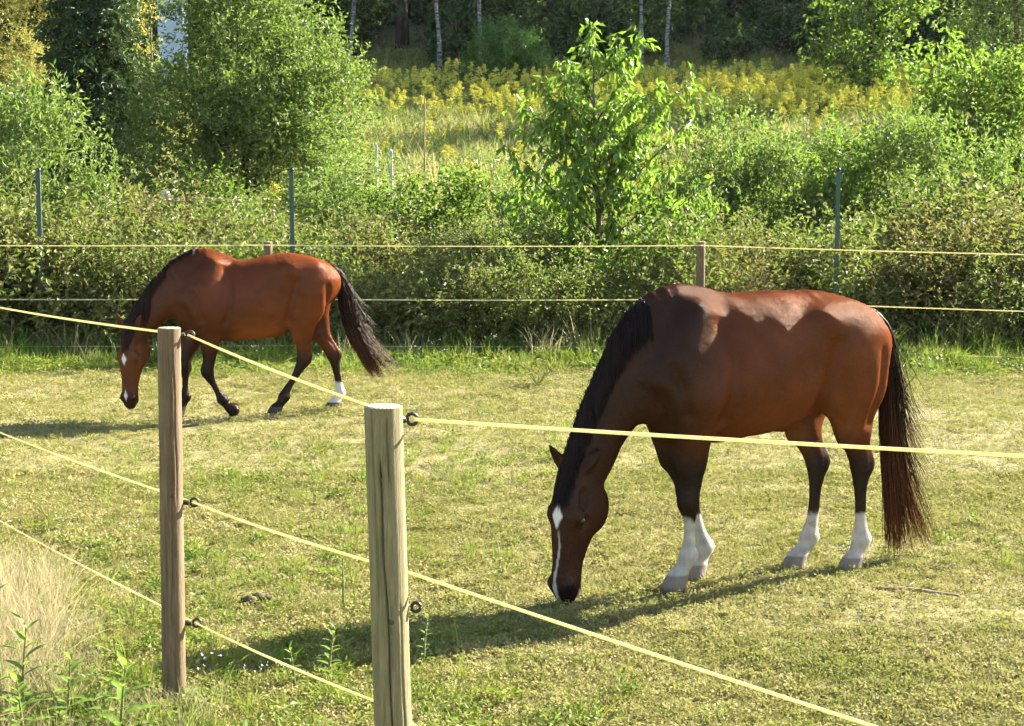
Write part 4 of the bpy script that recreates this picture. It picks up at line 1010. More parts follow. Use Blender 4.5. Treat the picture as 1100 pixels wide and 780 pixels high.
H1 = dict(seed=11, mane_hair=M['mane_dark'], paint=paint_dark, hair=M['hair_dark'], poll=(1.125, .01, .620), pitch=R(7), yaw=R(30), head=1.0, hw=1.10, ear_len=.18, ear=[(-.72, .62, -.15), (-.80, -.30, .62)],
    trunk=[(-.715, 1.36, 1.10, .10, 0), (-.66, 1.43, 1.06, .17, 0), (-.55, 1.497, 1.02, .225, .0), (-.42, 1.549, .97, .265, .05), (-.28, 1.580, .945, .285, .06), (-.12, 1.586, .846, .300, .06),
           (.05, 1.578, .795, .302, .10), (.22, 1.570, .785, .290, .20), (.36, 1.588, .792, .265, .34), (.48, 1.622, .80, .245, .48), (.58, 1.60, .82, .225, .42), (.68, 1.48, .855, .195, .25), (.755, 1.30, .92, .13, .1)],
    neck=[(.50, 0, 1.26, .32, .15, .45), (.68, 0, 1.225, .275, .155, .4), (.805, 0, 1.130, .205, .135, .35), (.895, 0, 1.005, .168, .115, .3), (.975, 0, .865, .148, .100, .25), (1.040, 0, .720, .138, .090, .15), (1.088, 0, .600, .122, .084, .1)],
    legs=[
        dict(nodes=[(.50, .165, 1.02, .155, .085), (.505, .150, .86, .118, .078), (.505, .132, .70, .088, .064), (.500, .120, .57, .062, .050), (.508, .114, .485, .054, .050), (.503, .112, .425, .048, .045), (.496, .112, .37, .036, .033), (.500, .112, .28, .034, .030), (.503, .112, .215, .041, .036), (.506, .112, .175, .049, .043), (.530, .112, .120, .040, .037), (.555, .112, .075, .044, .042)],
             hoof=hoofs(.560, .112)),
        dict(nodes=[(.48, -.165, 1.02, .155, .085), (.50, -.150, .86, .116, .078), (.475, -.125, .70, .086, .064), (.430, -.100, .57, .062, .050), (.405, -.090, .485, .054, .050), (.385, -.085, .425, .048, .045), (.362, -.080, .37, .036, .033), (.335, -.075, .28, .034, .030), (.316, -.070, .215, .041, .036), (.308, -.068, .175, .049, .043), (.322, -.066, .120, .040, .037), (.342, -.065, .075, .044, .042)],
             hoof=hoofs(.348, -.065)),
        dict(nodes=[(-.44, .155, 1.28, .235, .115), (-.475, .168, 1.10, .215, .112), (-.480, .158, .96, .175, .096), (-.500, .140, .83, .120, .072), (-.540, .122, .72, .087, .055), (-.572, .112, .645, .072, .048), (-.585, .108, .59, .066, .046), (-.580, .106, .53, .051, .041), (-.580, .106, .45, .041, .034), (-.585, .106, .33, .039, .032), (-.590, .106, .225, .044, .037), (-.592, .106, .180, .053, .044), (-.572, .106, .120, .043, .038), (-.552, .106, .075, .046, .044)],
             hoof=hoofs(-.548, .106), bumps=[((-.622, .108, .615), (.030, .028, .045), .03), ((-.345, .175, 1.00), (.085, .06, .10), .06)]),
        dict(nodes=[(-.42, -.155, 1.28, .235, .115), (-.430, -.168, 1.10, .210, .112), (-.375, -.150, .96, .170, .096), (-.345, -.120, .83, .118, .072), (-.365, -.088, .72, .087, .055), (-.392, -.070, .645, .072, .048), (-.404, -.062, .59, .066, .046), (-.398, -.058, .53, .051, .041), (-.390, -.055, .45, .041, .034), (-.380, -.053, .33, .039, .032), (-.362, -.050, .225, .044, .037), (-.352, -.050, .180, .053, .044), (-.318, -.050, .120, .043, .038), (-.285, -.050, .075, .046, .044)],
             hoof=hoofs(-.280, -.050), bumps=[((-.440, -.064, .612), (.030, .028, .045), .03), ((-.29, -.175, 1.00), (.085, .06, .10), .06)]),
    ],
    extra=[((-.16, 0, .845), (.09, .035, .05), .05), ((.33, 0, .84), (.16, .12, .06), .08)],
    cuts=[((-.19, .335, 1.20), (.12, .04, .16), .10), ((-.19, -.335, 1.20), (.12, .04, .16), .10), ((-.56, 0, .86), (.10, .035, .22), .05)],
    mane=[([(.70, 0, 1.51), (.81, 0, 1.425), (.92, 0, 1.30), (1.00, 0, 1.17), (1.07, 0, 1.03), (1.125, 0, .89), (1.165, 0, .76), (1.18, 0, .67)], 3600, .22, 1.0)],
    tail=([(-.59, 0, 1.485), (-.70, 0, 1.445), (-.785, 0, 1.32), (-.825, 0, 1.12), (-.83, 0, .88), (-.845, 0, .62), (-.87, 0, .36), (-.90, 0, .05)], 950, .038, .060, .50), forelock=40, forelen=.10)

# --- the red bay further back, walking
def paint_bay(V, Hd):
    x, y, z = V.T; n1 = vnoise(V, 9, 7); n2 = vnoise(V, 40, 8)
    c = np.tile(np.array([0.108, 0.0275, 0.0082]), (len(V), 1))
    c = lerp(c, (0.16, 0.047, 0.014), sstep(.98, .80, z) * sstep(-.45, -.2, x) * sstep(.4, .2, x))
    c = lerp(c, (0.060, 0.018, 0.0075), sstep(.42, .75, x + .1 * (n1 - .5)) * .75)
    c = c * (0.72 + .55 * vnoise(V * [1, 1, 1.6], 4.5, 71))[:, None] * (0.92 + .16 * vnoise(V, 23, 72))[:, None]
    c = lerp(c, (0.055, 0.017, 0.007), sstep(1.05, .80, z) * sstep(.2, .4, x) * .7)
    fore = (x > .15) & (x < .95); hind = x < .1
    c = lerp(c, (0.016, 0.009, 0.007), sstep(.76, .52, z + .08 * (n1 - .5)) * fore)
    c = lerp(c, (0.018, 0.010, 0.008), sstep(.66, .48, z + .08 * (n1 - .5)) * hind)
    white = sstep(.285, .255, z + .03 * (n1 - .5)) * (x < -.55)
    c = lerp(c, (0.62, 0.58, 0.52), white)
    hoof = sstep(.088, .080, z) * (x < .25) + sstep(.088, .08, z) * (x > .55) * (x < 1.0)
    c = lerp(c, (0.06, 0.05, 0.045), np.clip(hoof, 0, 1))
    u, l, w = Hd.T; head = (x > .95) & (z < .92)
    c = lerp(c, (0.120, 0.036, 0.014), head * sstep(.03, .1, u) * .8)
    c = lerp(c, (0.026, 0.016, 0.014), sstep(.46, .56, u) * head * .9)
    face = head & (w > .02)
    star = face * sstep(1.0, .75, np.abs(u - .205) / (.045 + .03 * n2) + np.abs(l) / (.022 + .014 * n1))
    snip = face * sstep(1.0, .7, np.abs(u - .53) / (.05 + .03 * n1) + np.abs(l - .004) / (.012 + .012 * n2))
    c = lerp(c, (0.74, 0.69, 0.64), np.clip(star + snip, 0, 1))
    nos = head * sstep(1.15, .7, np.sqrt(((u - .570) / .024) ** 2 + ((np.abs(l) - .068) / .018) ** 2 + ((w - .050) / .016) ** 2))
    c = lerp(c, (0.006, 0.004, 0.004), nos)
    a = np.full(len(V), .26)
    return np.concatenate([c, a[:, None]], 1)

H2 = dict(seed=23, paint=paint_bay, hair=M['hair_bay'], poll=(1.245, .03, .80), pitch=R(3), yaw=R(58), head=1.08, ear=[(-.85, .45, .10), (-.85, -.40, .15)],
    trunk=[(-.690, 1.37, 1.12, .10, 0), (-.64, 1.44, 1.07, .165, 0), (-.54, 1.508, 1.02, .220, .0), (-.41, 1.556, .96, .260, .05), (-.27, 1.580, .885, .285, .06), (-.11, 1.556, .80, .300, .08),
           (.05, 1.520, .738, .300, .10), (.20, 1.508, .732, .288, .20), (.34, 1.522, .742, .262, .34), (.48, 1.592, .755, .242, .48), (.59, 1.615, .78, .225, .48), (.70, 1.53, .83, .195, .30), (.785, 1.33, .90, .13, .1)],
    neck=[(.52, 0, 1.26, .32, .15, .45), (.70, 0, 1.245, .265, .150, .4), (.86, 0, 1.175, .205, .130, .35), (.99, 0, 1.075, .165, .110, .3), (1.09, .004, .965, .145, .096, .25), (1.165, .010, .865, .130, .086, .15), (1.215, .018, .795, .112, .078, .1)],
    legs=[
        dict(nodes=[(.53, .165, 1.02, .155, .085), (.515, .150, .86, .115, .078), (.512, .132, .70, .085, .062), (.520, .122, .56, .060, .050), (.540, .118, .455, .055, .050), (.525, .116, .395, .046, .044), (.490, .116, .33, .036, .032), (.450, .116, .255, .035, .030), (.420, .116, .200, .042, .036), (.400, .116, .165, .048, .042), (.365, .116, .120, .038, .036), (.335, .116, .085, .040, .040)],
             hoof=[(.345, .116, .098, .046, .044), (.322, .116, .080, .056, .050), (.298, .116, .062, .062, .056), (.286, .116, .052, .062, .056)]),
        dict(nodes=[(.56, -.165, 1.02, .155, .085), (.62, -.150, .86, .116, .078), (.68, -.125, .70, .086, .064), (.725, -.100, .57, .062, .050), (.738, -.095, .485, .054, .050), (.738, -.093, .425, .048, .045), (.738, -.092, .37, .036, .033), (.742, -.092, .28, .034, .030), (.745, -.092, .215, .041, .036), (.746, -.092, .175, .049, .043), (.765, -.092, .120, .040, .037), (.785, -.092, .075, .044, .042)],
             hoof=hoofs(.790, -.092)),
        dict(nodes=[(-.41, .155, 1.28, .235, .115), (-.410, .168, 1.10, .210, .112), (-.375, .155, .96, .170, .096), (-.372, .140, .83, .118, .072), (-.385, .126, .71, .085, .055), (-.392, .118, .60, .072, .048), (-.382, .114, .53, .066, .046), (-.350, .112, .465, .051, .041), (-.308, .112, .39, .041, .034), (-.250, .112, .295, .039, .032), (-.205, .112, .215, .044, .037), (-.190, .112, .175, .052, .044), (-.155, .112, .118, .043, .038), (-.125, .112, .075, .046, .044)],
             hoof=hoofs(-.118, .112), bumps=[((-.430, .114, .545), (.032, .028, .045), .03), ((-.29, .175, 1.00), (.085, .06, .10), .06)]),
        dict(nodes=[(-.45, -.155, 1.28, .225, .115), (-.500, -.162, 1.10, .195, .108), (-.515, -.150, .96, .155, .092), (-.555, -.130, .83, .110, .068), (-.625, -.108, .70, .082, .052), (-.685, -.098, .60, .070, .048), (-.710, -.094, .54, .066, .046), (-.718, -.092, .48, .051, .041), (-.730, -.090, .40, .041, .034), (-.748, -.090, .30, .039, .032), (-.760, -.090, .215, .044, .037), (-.760, -.090, .175, .052, .044), (-.735, -.090, .120, .043, .038), (-.712, -.090, .075, .046, .044)],
             hoof=hoofs(-.706, -.090), bumps=[((-.752, -.094, .560), (.030, .028, .045), .03)]),
    ],
    extra=[((-.14, 0, .80), (.09, .035, .05), .05), ((.36, 0, .80), (.16, .12, .06), .08)],
    cuts=[((-.18, .330, 1.18), (.12, .04, .16), .10), ((-.18, -.330, 1.18), (.12, .04, .16), .10), ((-.58, 0, .90), (.10, .035, .20), .05)],
    mane=[([(.62, .0, 1.605), (.74, 0, 1.56), (.87, 0, 1.475)], 220, .10, 1.0), ([(.87, 0, 1.475), (.99, 0, 1.37), (1.09, 0, 1.26)], 420, .17, 1.0), ([(1.05, 0, 1.30), (1.14, 0, 1.175), (1.22, 0, 1.05), (1.26, .0, .97), (1.27, .0, .94)], 1200, .32, 1.0)],
    tail=([(-.57, 0, 1.475), (-.66, 0, 1.45), (-.745, 0, 1.36), (-.80, 0, 1.20), (-.835, 0, .98), (-.90, 0, .76), (-1.00, 0, .56), (-1.13, 0, .33)], 1000, .042, .080, .30), forelock=24, forelen=.09)
# ------------------------------------------------------------------ fences
def post_mat(name, c1, c2, c3):
    t = NT(name); tc = t.n('ShaderNodeTexCoord'); o = tc.outputs['Object']
    gr = t.noise(t.map(o, (22, 22, 1.1)), 3.2, 6, .7); bl = t.noise(t.map(o, (3, 3, 1.3)), 2.2, 3); fi = t.noise(t.map(o, (60, 60, 3)), 6, 3, .7)
    col = t.mix(t.ramp(bl, [(.35, (0,) * 3), (.65, (1,) * 3)]), t.ramp(gr, [(.28, c1), (.7, c2)]), t.ramp(gr, [(.3, c1), (.72, c3)]))
    col = t.mix(1.0, col, t.ramp(fi, [(.3, (.72,) * 3), (.6, (1.08,) * 3)]), 'MULTIPLY')
    return t.done(t.bsdf(col, .82, .3, t.math('ADD', gr, t.math('MULTIPLY', fi, .5)), .6, .006))
M['post_grey'] = post_mat('weathered_grey_post', (.12, .098, .048), (.29, .245, .125), (.26, .235, .11))
M['post_brown'] = post_mat('brown_post', (.10, .062, .032), (.25, .17, .095), (.20, .15, .08))
t = NT('post_end_grain'); tc = t.n('ShaderNodeTexCoord'); wv = t.n('ShaderNodeTexWave', _wave_type='RINGS', _rings_direction='Z', Scale=42.0, Distortion=1.6, Detail=3.0); t.l(tc.outputs['Object'], wv.inputs['Vector'])
M['post_end'] = t.done(t.bsdf(t.ramp(wv.outputs['Fac'], [(.2, (.26, .21, .12)), (.8, (.42, .36, .23))]), .85, .2, wv.outputs['Fac'], .3, .004))
t = NT('knot_wood'); M['knot'] = t.done(t.bsdf((.085, .062, .036), .8, .2))
t = NT('black_plastic'); M['plastic'] = t.done(t.bsdf((.014, .011, .010), .4, .5))
def tape_mat():
    t = NT('fence_tape'); g = t.n('ShaderNodeNewGeometry'); nz = t.noise(g.outputs['Position'], 160, 2)
    b = t.bsdf(t.ramp(nz, [(.35, (.82, .72, .36)), (.65, (.88, .84, .64))]), .5, .4)
    tr = t.n('ShaderNodeBsdfTranslucent'); tr.inputs[0].default_value = (.85, .75, .35, 1)
    mx = t.n('ShaderNodeMixShader'); mx.inputs[0].default_value = .3; t.l(b.outputs[0], mx.inputs[1]); t.l(tr.outputs[0], mx.inputs[2]); return t.done(mx)
M['tape'] = tape_mat()
t = NT('metal_green'); M['metal_green'] = t.done(t.bsdf((.030, .065, .050), .5, .5))
M['concrete'] = bark_mat('pale_concrete', (.34, .34, .33), (.50, .50, .49), 14, 1, .2)
M['rail'] = bark_mat('grey_rail', (.16, .11, .07), (.34, .26, .17), 9)

def wood_post(label, group, base, top, r0, r1, mat, seed, cracks=(), knots=(), name='fence_post', rings=90, sides=110):
    """round timber post: uneven girth, drying cracks cut into the surface, knots, sawn top"""
    base = np.array(base, float); top = np.array(top, float); q = np.random.RandomState(seed)
    root = empty(name, base); tag(root, label, 'post', group)
    th = np.arange(sides) * 2 * math.pi / sides; u = np.linspace(0, 1, rings)
    A, U = np.meshgrid(th, u)
    r = r0 + (r1 - r0) * U; ax = top - base; H = np.linalg.norm(ax)
    r = r * (1 + .022 * np.sin(A * 2 + 1 + U * 2) + .016 * np.sin(A * 3 + U * 5 + 2) + .012 * np.sin(U * 19 + A) + .006 * np.sin(A * 7 + U * 3))
    for a0, u0, u1, dp, wd in cracks:
        cen = a0 + .10 * np.sin(U * 9 + seed) + .04 * np.sin(U * 31); d = np.angle(np.exp(1j * (A - cen)))
        r = r - dp * np.exp(-(d / wd) ** 2) * sstep(u0, u0 + .03, U) * sstep(u1, u1 - .03, U)
    for ka, ku in knots:
        d = np.angle(np.exp(1j * (A - ka))); r = r + .0035 * np.exp(-((d / .25) ** 2 + ((U - ku) * H / .03) ** 2))
    P = U[..., None] * ax + np.stack([np.cos(A) * r, np.sin(A) * r, 0 * r], -1)
    V = P.reshape(-1, 3); i = np.arange(rings - 1)[:, None] * sides; j = np.arange(sides)[None]; k = (j + 1) % sides
    obj('shaft', mesh_np('shaft', V, None, np.stack([i + j, i + k, i + sides + k, i + sides + j], -1).reshape(-1, 4), mat, True), root)
    rim = P[-1]; inner = (rim - ax) * .90 + ax + [0, 0, .003]; c = ax + np.array([0, 0, .0035])
    V = np.vstack([rim, inner, c]); F4 = [[q_, (q_ + 1) % sides, sides + (q_ + 1) % sides, sides + q_] for q_ in range(sides)]; F3 = [[sides + q_, sides + (q_ + 1) % sides, 2 * sides] for q_ in range(sides)]
    obj('sawn_top', mesh_np('sawn_top', V, F3, F4, M['post_end']), root)
    for ka, ku in knots:
        m = MB(); rr = r0 + (r1 - r0) * ku; d = np.array([math.cos(ka), math.sin(ka), 0]); p = ax * ku + d * (rr + .0015); m.tube([p - d * .006, p + d * .0006, p + d * .001], [.0095, .0085, .002], 12)
        obj('knot', m.mesh('knot', M['knot']), root)
    return root

def insulator(root, at, out, ring=.016, rise=0.0):
    """black screw-in eye that carries the tape"""
    o = np.array(at, float) - np.array(root.location); d = np.array(out, float); d /= np.linalg.norm(d)
    m = MB(); m.tube([o - d * .050, o - d * .016], [.009, .012], 10)
    s = np.linspace(0.25, 2 * math.pi * 1.06, 22); side = np.cross(d, [0, 0, 1.0]); side /= np.linalg.norm(side)
    c = o + d * (ring * .4)
    m.tube([c - d * math.cos(q) * ring + np.array([0, 0, 1.0]) * math.sin(q) * ring + side * (.007 * q / 6.28) for q in s], .0055, 8)
    return obj('insulator', m.mesh('insulator', M['plastic']), root)

def tape(label, pts, width, sag=0.0, twist=0.15, group='yellow tapes of the front fence', name='fence_tape'):
    """flat woven tape hung between its insulators"""
    L = []
    for a, b in zip(pts[:-1], pts[1:]):
        a = np.array(a, float); b = np.array(b, float); t = np.linspace(0, 1, 24, endpoint=False)[:, None]
        L.append(a + (b - a) * t - np.array([0, 0, 1]) * sag * 4 * t * (1 - t))
    L.append(np.array([pts[-1]], float)); L = np.vstack(L); n = len(L); s = np.linspace(0, 1, n)
    T = np.gradient(L, axis=0); T /= np.linalg.norm(T, axis=1)[:, None]; S = np.cross(T, [0, 0, 1.0]); S /= np.linalg.norm(S, axis=1)[:, None]; U = np.cross(S, T)
    an = twist * np.sin(s * 23 + len(label)) + .25; W = U * np.cos(an)[:, None] + S * np.sin(an)[:, None]; N = np.cross(T, W); h = width / 2; th = .0011
    V = np.stack([L + W * h + N * th, L - W * h + N * th, L - W * h - N * th, L + W * h - N * th], 1).reshape(-1, 3)
    i = np.arange(n - 1)[:, None] * 4; j = np.arange(4)[None]; k = (j + 1) % 4
    F = np.stack([i + j, i + k, i + 4 + k, i + 4 + j], -1).reshape(-1, 4)
    F = np.vstack([F, [[0, 3, 2, 1]], [[4 * n - 4, 4 * n - 3, 4 * n - 2, 4 * n - 1]]])
    return tag(obj(name, mesh_np(name, V, None, F, M['tape'])), label, 'tape', group)

FG = 'wooden posts of the front fence'
pA = wood_post('thick grey green weathered post in front, with a long crack', FG, (-.330, 4.55, -.35), (-.3735, 4.55, 1.485), .0530, .0555, M['post_grey'], 3,
               [(-1.66, .02, .93, .024, .035), (-2.05, .70, .995, .010, .03), (-1.22, .86, .995, .014, .03), (-.95, .1, .7, .005, .04)], [(-1.62, .888), (-1.42, .66)])
pB = wood_post('slim brown post left of the thick weathered post', FG, (-1.413, 6.44, -.25), (-1.4005, 6.44, 1.560), .0475, .0465, M['post_brown'], 8,
               [(-1.35, .3, .97, .005, .06), (-1.9, .05, .6, .004, .06), (-1.0, .6, .99, .004, .05)], [(-1.25, .62)])
pC = wood_post('front fence post beyond the left edge of the picture', FG, (-3.45, 10.05, -.25), (-3.45, 10.05, 1.50), .047, .046, M['post_brown'], 9, [(-1.4, .2, .9, .005, .06)], [(-1.5, .7)])
pD = wood_post('front fence post beyond the right edge of the picture', FG, (2.62, 3.52, -.25), (2.62, 3.52, 1.50), .052, .050, M['post_grey'], 10, [(-1.4, .2, .9, .005, .06)], [(-1.5, .7)])
for z in (1.441, .985, .57): pass
iA = [(-.300, 4.60, 1.441), (-.330, 4.622, .985), (-.350, 4.622, .560)]
iB = [(-1.325, 6.46, 1.530), (-1.322, 6.46, .836), (-1.322, 6.46, .325)]
iC = [(-3.40, 10.0, 1.435), (-3.40, 10.0, .66), (-3.40, 10.0, .10)]
iD = [(2.58, 3.50, 1.445), (2.58, 3.50, .32), (2.58, 3.50, .02)]
insulator(pA, iA[0], (1, .45, 0)); insulator(pA, (-.288, 4.56, .889), (1, .1, 0), .013)
for p in iB: insulator(pB, p, (1, .2, 0))
for p in iA[1:]: insulator(pA, p, (.15, 1, 0), .013)
for p in iC: insulator(pC, p, (1, -.3, 0))
for p in iD: insulator(pD, p, (-1, .1, 0))
for i, nm in enumerate(('topmost yellow tape of the front fence', 'middle yellow tape of the front fence')):
    tape(nm, [iC[i], iB[i], iA[i], iD[i]], .0105, .012)
tape('lowest yellow tape of the front fence', [iC[2], iB[2], iA[2], (-.1, 4.45, .44)], .0100, .012)

# the fence along the back of the paddock
BG = 'wooden posts of the back fence'
bp = []
for x, y, tz, lb, sd in ((-3.23, 21.0, 1.53, 'wooden post of the back fence behind the bay horse', 21), (2.50, 21.0, 1.53, 'wooden post of the back fence above the front horse withers', 22), (-8.9, 21.0, 1.53, 'back fence post beyond the left edge of the picture', 23), (8.1, 19.4, 1.44, 'back fence post beyond the right edge of the picture', 24)):
    bp.append(wood_post(lb, BG, (x, y, -.2), (x, y, tz), .062, .058, M['post_brown'], sd, [(-1.5, .3, .9, .006, .08)], [(-1.6, .8)], rings=24, sides=24))
for k, (z, nm) in enumerate(((1.49, 'topmost tape of the back fence above the horses backs'), (.78, 'middle tape of the back fence at horse belly height'), (.16, 'lowest tape of the back fence just above the weeds'))):
    pts = []
    for x, y, tz in ((-8.9, 20.92, 1.50), (-3.23, 20.92, 1.49), (2.50, 20.92, 1.485), (8.1, 19.32, 1.385)):
        pts.append((x, y, z + (tz - 1.49) * (1 if k < 2 else .5)))
    tape(nm, pts, .015, .015, .1, 'yellow tapes of the back fence')
for x, y, lb in ((-6.36, 21.4, 'slim green metal stake at the left edge shrubs'), (-2.96, 21.4, 'slim green metal stake above the bay horse croup'), (4.38, 21.4, 'slim green metal stake right above the front horse')):
    m = MB(); z0 = lz(x, y); m.box((0, 0, 1.13), (.022, .022, 1.33)); m.box((0, -.026, 1.13), (.030, .004, 1.33))
    r = empty('metal_stake', (x, y, z0)); tag(r, lb, 'stake', 'green metal stakes in the thicket'); top = 2.48 - z0
    st = obj('stake', m.mesh('stake', M['metal_green'], False), r); st.scale = (1, 1, top / 2.46)
    c = MB(); c.tube([(0, 0, top - .02), (0, 0, top + .02), (0, 0, top + .03)], [.034, .034, .02], 10); obj('cap', c.mesh('cap', M['plastic']), r)
for i, (x, y, tz, w, lb) in enumerate(((-2.90, 34.0, 3.25, .036, 'left of the two pale concrete posts on the slope'), (-2.58, 34.0, 3.12, .036, 'right of the two pale concrete posts on the slope'))):
    z0 = lz(x, y); m = MB(); hh = (tz - z0) / 2; m.box((0, 0, hh - .1), (w, w, hh + .1)); m.tube([(0, 0, 2 * hh), (0, 0, 2 * hh + .05)], [w * 1.2, .01], 4)
    tag(obj('concrete_post', m.mesh('concrete_post', M['concrete'], False), loc=(x, y, z0)), lb, 'post', 'pale concrete posts on the slope')
for x, y, tz, lb in ((-2.19, 40.0, 4.62, 'thin dark stake standing alone in the meadow'), (4.22, 38.0, 4.25, 'thin grey stake in the goldenrod right of the cherry'), (-8.7, 38.8, 6.5, 'thin pale stake between spruce and round willow')):
    z0 = lz(x, y); m = MB(); zz = np.linspace(-.2, tz - z0, 8); m.tube(np.stack([.01 * np.sin(zz * 3), 0 * zz, zz], 1), np.linspace(.022, .017, 8), 8)
    tag(obj('wooden_stake', m.mesh('wooden_stake', M['rail']), loc=(x, y, z0)), lb, 'stake', 'thin wooden stakes on the slope')

# rail fence and white bundle under the willow
r = empty('rail_fence', (-6.9, 32.0, lz(-6.9, 32))); tag(r, 'low weathered rail fence under the spruce and willow', 'fence')
for px in (-1.25, .05, 1.3):
    m = MB(); m.tube([(px, .06, -.2), (px, .06, 1.15)], .05, 8); obj('post', m.mesh('post', M['rail']), r)
for hz in (.62, 1.05):
    m = MB(); xx = np.linspace(-1.4, 1.45, 9); m.tube(np.stack([xx, 0 * xx, hz + .02 * np.sin(xx * 3)], 1), .045, 8); obj('rail', m.mesh('rail', M['rail']), r)
m = MB(); th = np.linspace(0, math.pi, 9); m.tube([(.01 * math.sin(3 * q), 0, -.10 * math.cos(q)) for q in th], [.10 * math.sin(q) ** .7 + .004 for q in th], 14, flat=(1.15, .9))
t = NT('white_cloth'); nz = t.noise(t.n('ShaderNodeTexCoord').outputs['Object'], 14, 3); cloth = t.done(t.bsdf(t.ramp(nz, [(.3, (.34, .28, .26)), (.7, (.52, .46, .43))]), .8, .2, nz, .6, .03))
tag(obj('white_bundle', m.mesh('white_bundle', cloth), loc=(-6.98, 31.98, lz(-6.9, 32) + 1.17)), 'small round white bundle lying on the low rail fence', 'bundle')

# pale house glimpsed between spruce and willow
t = NT('pale_blue_wall'); nz = t.noise(t.map(t.n('ShaderNodeTexCoord').outputs['Object'], (1, 1, 6)), 3, 3); M['house'] = t.done(t.bsdf(t.ramp(nz, [(.3, (.36, .44, .54)), (.7, (.46, .54, .63))]), .7, .3))
t = NT('dark_roof'); M['roof'] = t.done(t.bsdf((.09, .06, .05), .8, .3)); t = NT('dark_glass'); M['glass'] = t.done(t.bsdf((.02, .025, .03), .1, .6))
hx, hy = -13.6, 64.0; r = empty('house', (hx, hy, lz(hx, hy))); tag(r, 'pale blue house wall glimpsed between spruce and willow', 'house')
m = MB(); m.box((0, .5, 2.6), (.5, .5, 2.9)); obj('wall', m.mesh('wall', M['house'], False), r)
m = MB(); m.add([(-.7, -.2, 5.51), (.7, -.2, 5.51), (.7, 1.2, 5.51), (-.7, 1.2, 5.51), (-.7, .5, 6.3), (.7, .5, 6.3)], [[0, 4, 3], [1, 2, 5]], [[0, 1, 5, 4], [3, 4, 5, 2], [0, 3, 2, 1]]); obj('roof', m.mesh('roof', M['roof'], False), r)

# ------------------------------------------------------------------ the horses
make_horse('horse', H1, (1.365, 8.585, lz(1.4, 8.5) * .5), R(22), 'large dark bay horse grazing in front, four white socks')
make_horse('horse', H2, (-2.43, 15.35, 0.0), R(14), 'red bay horse walking with lowered head behind the front posts')

# ------------------------------------------------------------------ small things on the ground
def green_weed(label, x, y, h, n, L, W, lean, seed, mat, side=0):
    q = np.random.RandomState(seed); r = empty('leafy_weed', (x, y, lz(x, y))); tag(r, label, 'weed', 'single weeds in the paddock')
    z = np.linspace(-.02, h, 9); line = np.stack([lean[0] * (z / h) ** 1.5, lean[1] * (z / h) ** 1.5, z], 1); m = MB(); m.tube(line, np.linspace(.006, .002, 9) * (1 + h), 6); obj('stem', m.mesh('stem', M['stem']), r)
    u = np.linspace(.10, 1.0, n); P = np.stack([np.interp(u * h, z, line[:, k]) for k in range(3)], 1); a = np.arange(n) * 2.4 + q.normal(0, .2, n)
    A = np.stack([np.cos(a), np.sin(a), .35 + .9 * u ** 3], 1); mm = MB()
    for i in range(n):                                    # broad leaves, each curved and creased
        ax = unit(A[i]); sd = unit(np.cross(ax, [0, 0, 1.0])); up = np.cross(sd, ax); l = L * q.uniform(.8, 1.15) * (1.1 - .55 * u[i]); w = W * q.uniform(.85, 1.1) * (1.1 - .5 * u[i]); V = []; s = np.linspace(0, 1, 6)
        for t_ in s:
            c = P[i] + ax * l * t_ + up * l * (.10 * t_ - .30 * t_ ** 2); ww = w * .5 * math.sin(math.pi * min(1, t_ * .93 + .05)) ** .8; V += [c + sd * ww + up * ww * .35, c, c - sd * ww + up * ww * .35]
        F = []
        for k in range(5):
            b = 3 * k; F += [[b, b + 1, b + 4, b + 3], [b + 1, b + 2, b + 5, b + 4]]
        lf = MB(); lf.add(V, None, F); obj('leaf', lf.mesh('leaf', mat, True), r)
    return r
M['weed_leaf'] = leaf_mat('weed_leaves', [(.10, .17, .02), (.15, .24, .03), (.22, .30, .05)], trans=(.35, .5, .05), tfac=.45, rough=.55, spec=.3)
for a in (('tall leafy weed at the bottom left corner', -1.93, 6.05, .42, 18, .16, .036, (.04, -.03), 1), ('second tall weed left of the bottom left weed', -2.07, 6.25, .50, 18, .15, .034, (-.03, 0), 2), ('bright leafy weed between the two bottom left weeds', -1.76, 6.1, .28, 16, .13, .034, (.02, -.02), 11), ('low leafy weed in front of the dry grass at bottom left', -1.86, 5.85, .26, 16, .13, .036, (-.02, .0), 12), ('broad leaved weed left of the brown post foot', -1.515, 5.95, .30, 16, .16, .046, (.03, -.02), 3),
          ('slim weed right behind the thick weathered post', -.40, 6.98, .22, 16, .05, .018, (.02, 0), 4), ('thin weed in the sun right of the thick post', -.245, 7.10, .16, 12, .04, .012, (-.02, 0), 5), ('leafy weed in the horse shadow between the two posts', -.80, 6.72, .24, 18, .075, .022, (.03, 0), 6),
          ('small weed left of the shadowed leafy weed', -.93, 6.6, .18, 12, .06, .02, (-.02, 0), 7), ('thin upright weed left of the thick post in sun', -.86, 7.9, .28, 14, .05, .012, (0, 0), 8), ('small green weed beside the brown post at mid height', -.75, 8.5, .22, 14, .05, .016, (0, 0), 9)):
    green_weed(*a[:7], a[7], a[8], M['weed_leaf'])
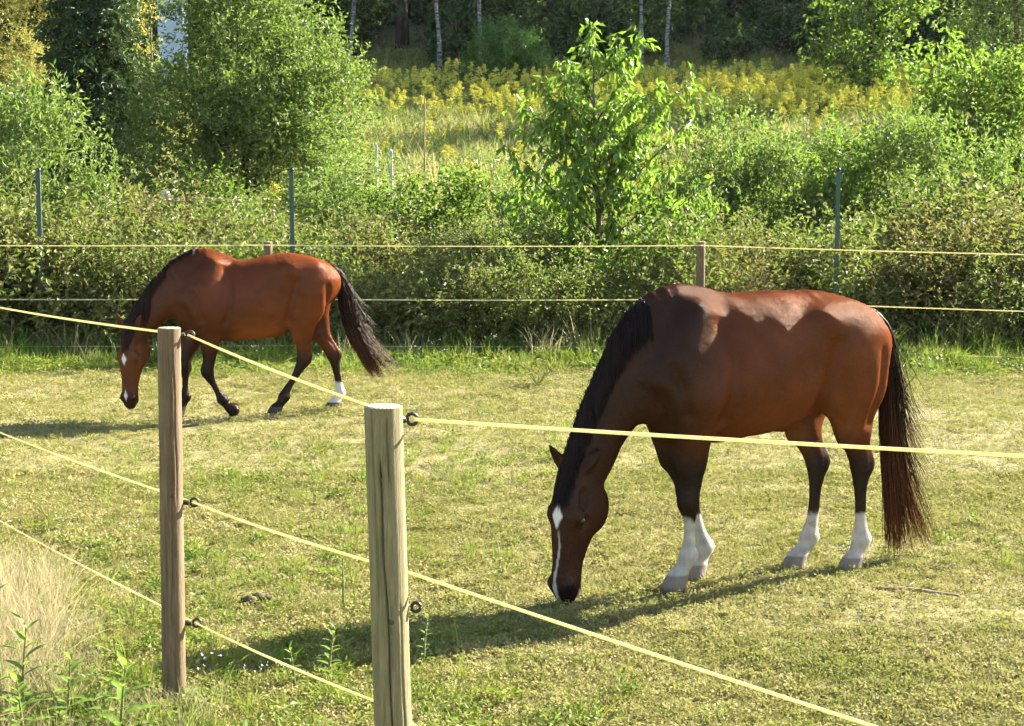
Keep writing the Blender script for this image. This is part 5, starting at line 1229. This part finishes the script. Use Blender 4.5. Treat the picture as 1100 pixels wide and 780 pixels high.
def feather_weed(label, x, y, h, seed):
    q = np.random.RandomState(seed); r = empty('feathery_weed', (x, y, lz(x, y))); tag(r, label, 'weed', 'feathery weeds at the back of the paddock'); m = MB(); lf = MB()
    for b in range(8):
        a = b * .8; d = np.array([math.cos(a) * .6, math.sin(a) * .3, .8]); cur = catmull([(0, 0, 0), d * h * .5, d * h * q.uniform(.8, 1.1) + [0, 0, -.04]], 6); m.tube(cur, np.linspace(.006, .002, len(cur)), 4)
        n = 26; P = cur[q.randint(3, len(cur), n)]; V, F = leaf_arrays(q, P, unit(q.normal(0, 1, (n, 3)) + d), .05, .014, .5, .1, .2); lf.add(V, F)
    obj('stems', m.mesh('stems', M['stem']), r); obj('foliage', lf.mesh('foliage', M['turf'], False), r)
feather_weed('pale feathery weed at the back, between the two horses', .293, 17.65, .42, 1); feather_weed('small pale weed at the back, right of the front horse tail', 4.27, 17.2, .36, 2)
# twig, droppings, pebbles
m = MB(); cur = catmull([(1.93, 8.26, .02), (2.08, 8.20, .035), (2.22, 8.17, .025), (2.34, 8.115, .02)], 6); m.tube(cur, np.linspace(.011, .007, len(cur)), 7); m.tube([(2.08, 8.20, .035), (2.12, 8.25, .05), (2.15, 8.29, .05)], [.006, .004, .002], 5)
tag(obj('twig', m.mesh('twig', M['rail'])), 'bare twig lying on the turf right of the front horse', 'twig')
M['dung'] = bark_mat('dry_droppings', (.045, .030, .018), (.13, .095, .055), 22, 1, 1.0)
def clod(label, x, y, n, r, seed):
    q = np.random.RandomState(seed); root = empty('horse_droppings', (x, y, lz(x, y))); tag(root, label, 'droppings', 'dry droppings on the turf')
    for i in range(n):
        th = np.linspace(0, math.pi, 7); rr = r * q.uniform(.7, 1.2); m = MB(); c = np.array([q.normal(0, r * 1.4), q.normal(0, r * 1.0), rr * .5 + (.5 * r if i > n * .7 else 0)])
        m.tube([c + np.array([q.normal(0, r * .08), q.normal(0, r * .08), -rr * .75 * math.cos(k)]) for k in th], [max(.001, rr * math.sin(k) * q.uniform(.85, 1.1)) for k in th], 9, flat=(1.1, .9))
        obj('clod', m.mesh('clod', M['dung']), root)
clod('pile of dry dark droppings right of the brown post', -1.34, 8.0, 9, .028, 1); clod('small dark droppings in the horse shadow between the posts', -1.0, 7.25, 5, .026, 3)

# ------------------------------------------------------------------ the air between here and the wood
hm = NT('haze_air'); v = hm.n('ShaderNodeVolumePrincipled'); v.inputs['Color'].default_value = (.86, .92, 1, 1); v.inputs['Density'].default_value = 0.00008; v.inputs['Anisotropy'].default_value = 0.3
hm.l(v.outputs[0], hm.out.inputs['Volume'])
m = MB(); m.box((0, 180, 44), (270, 245, 60))
tag(obj('haze', m.mesh('haze', hm.m, False)), 'thin warm summer haze over meadow and wood', 'haze', kind='stuff')
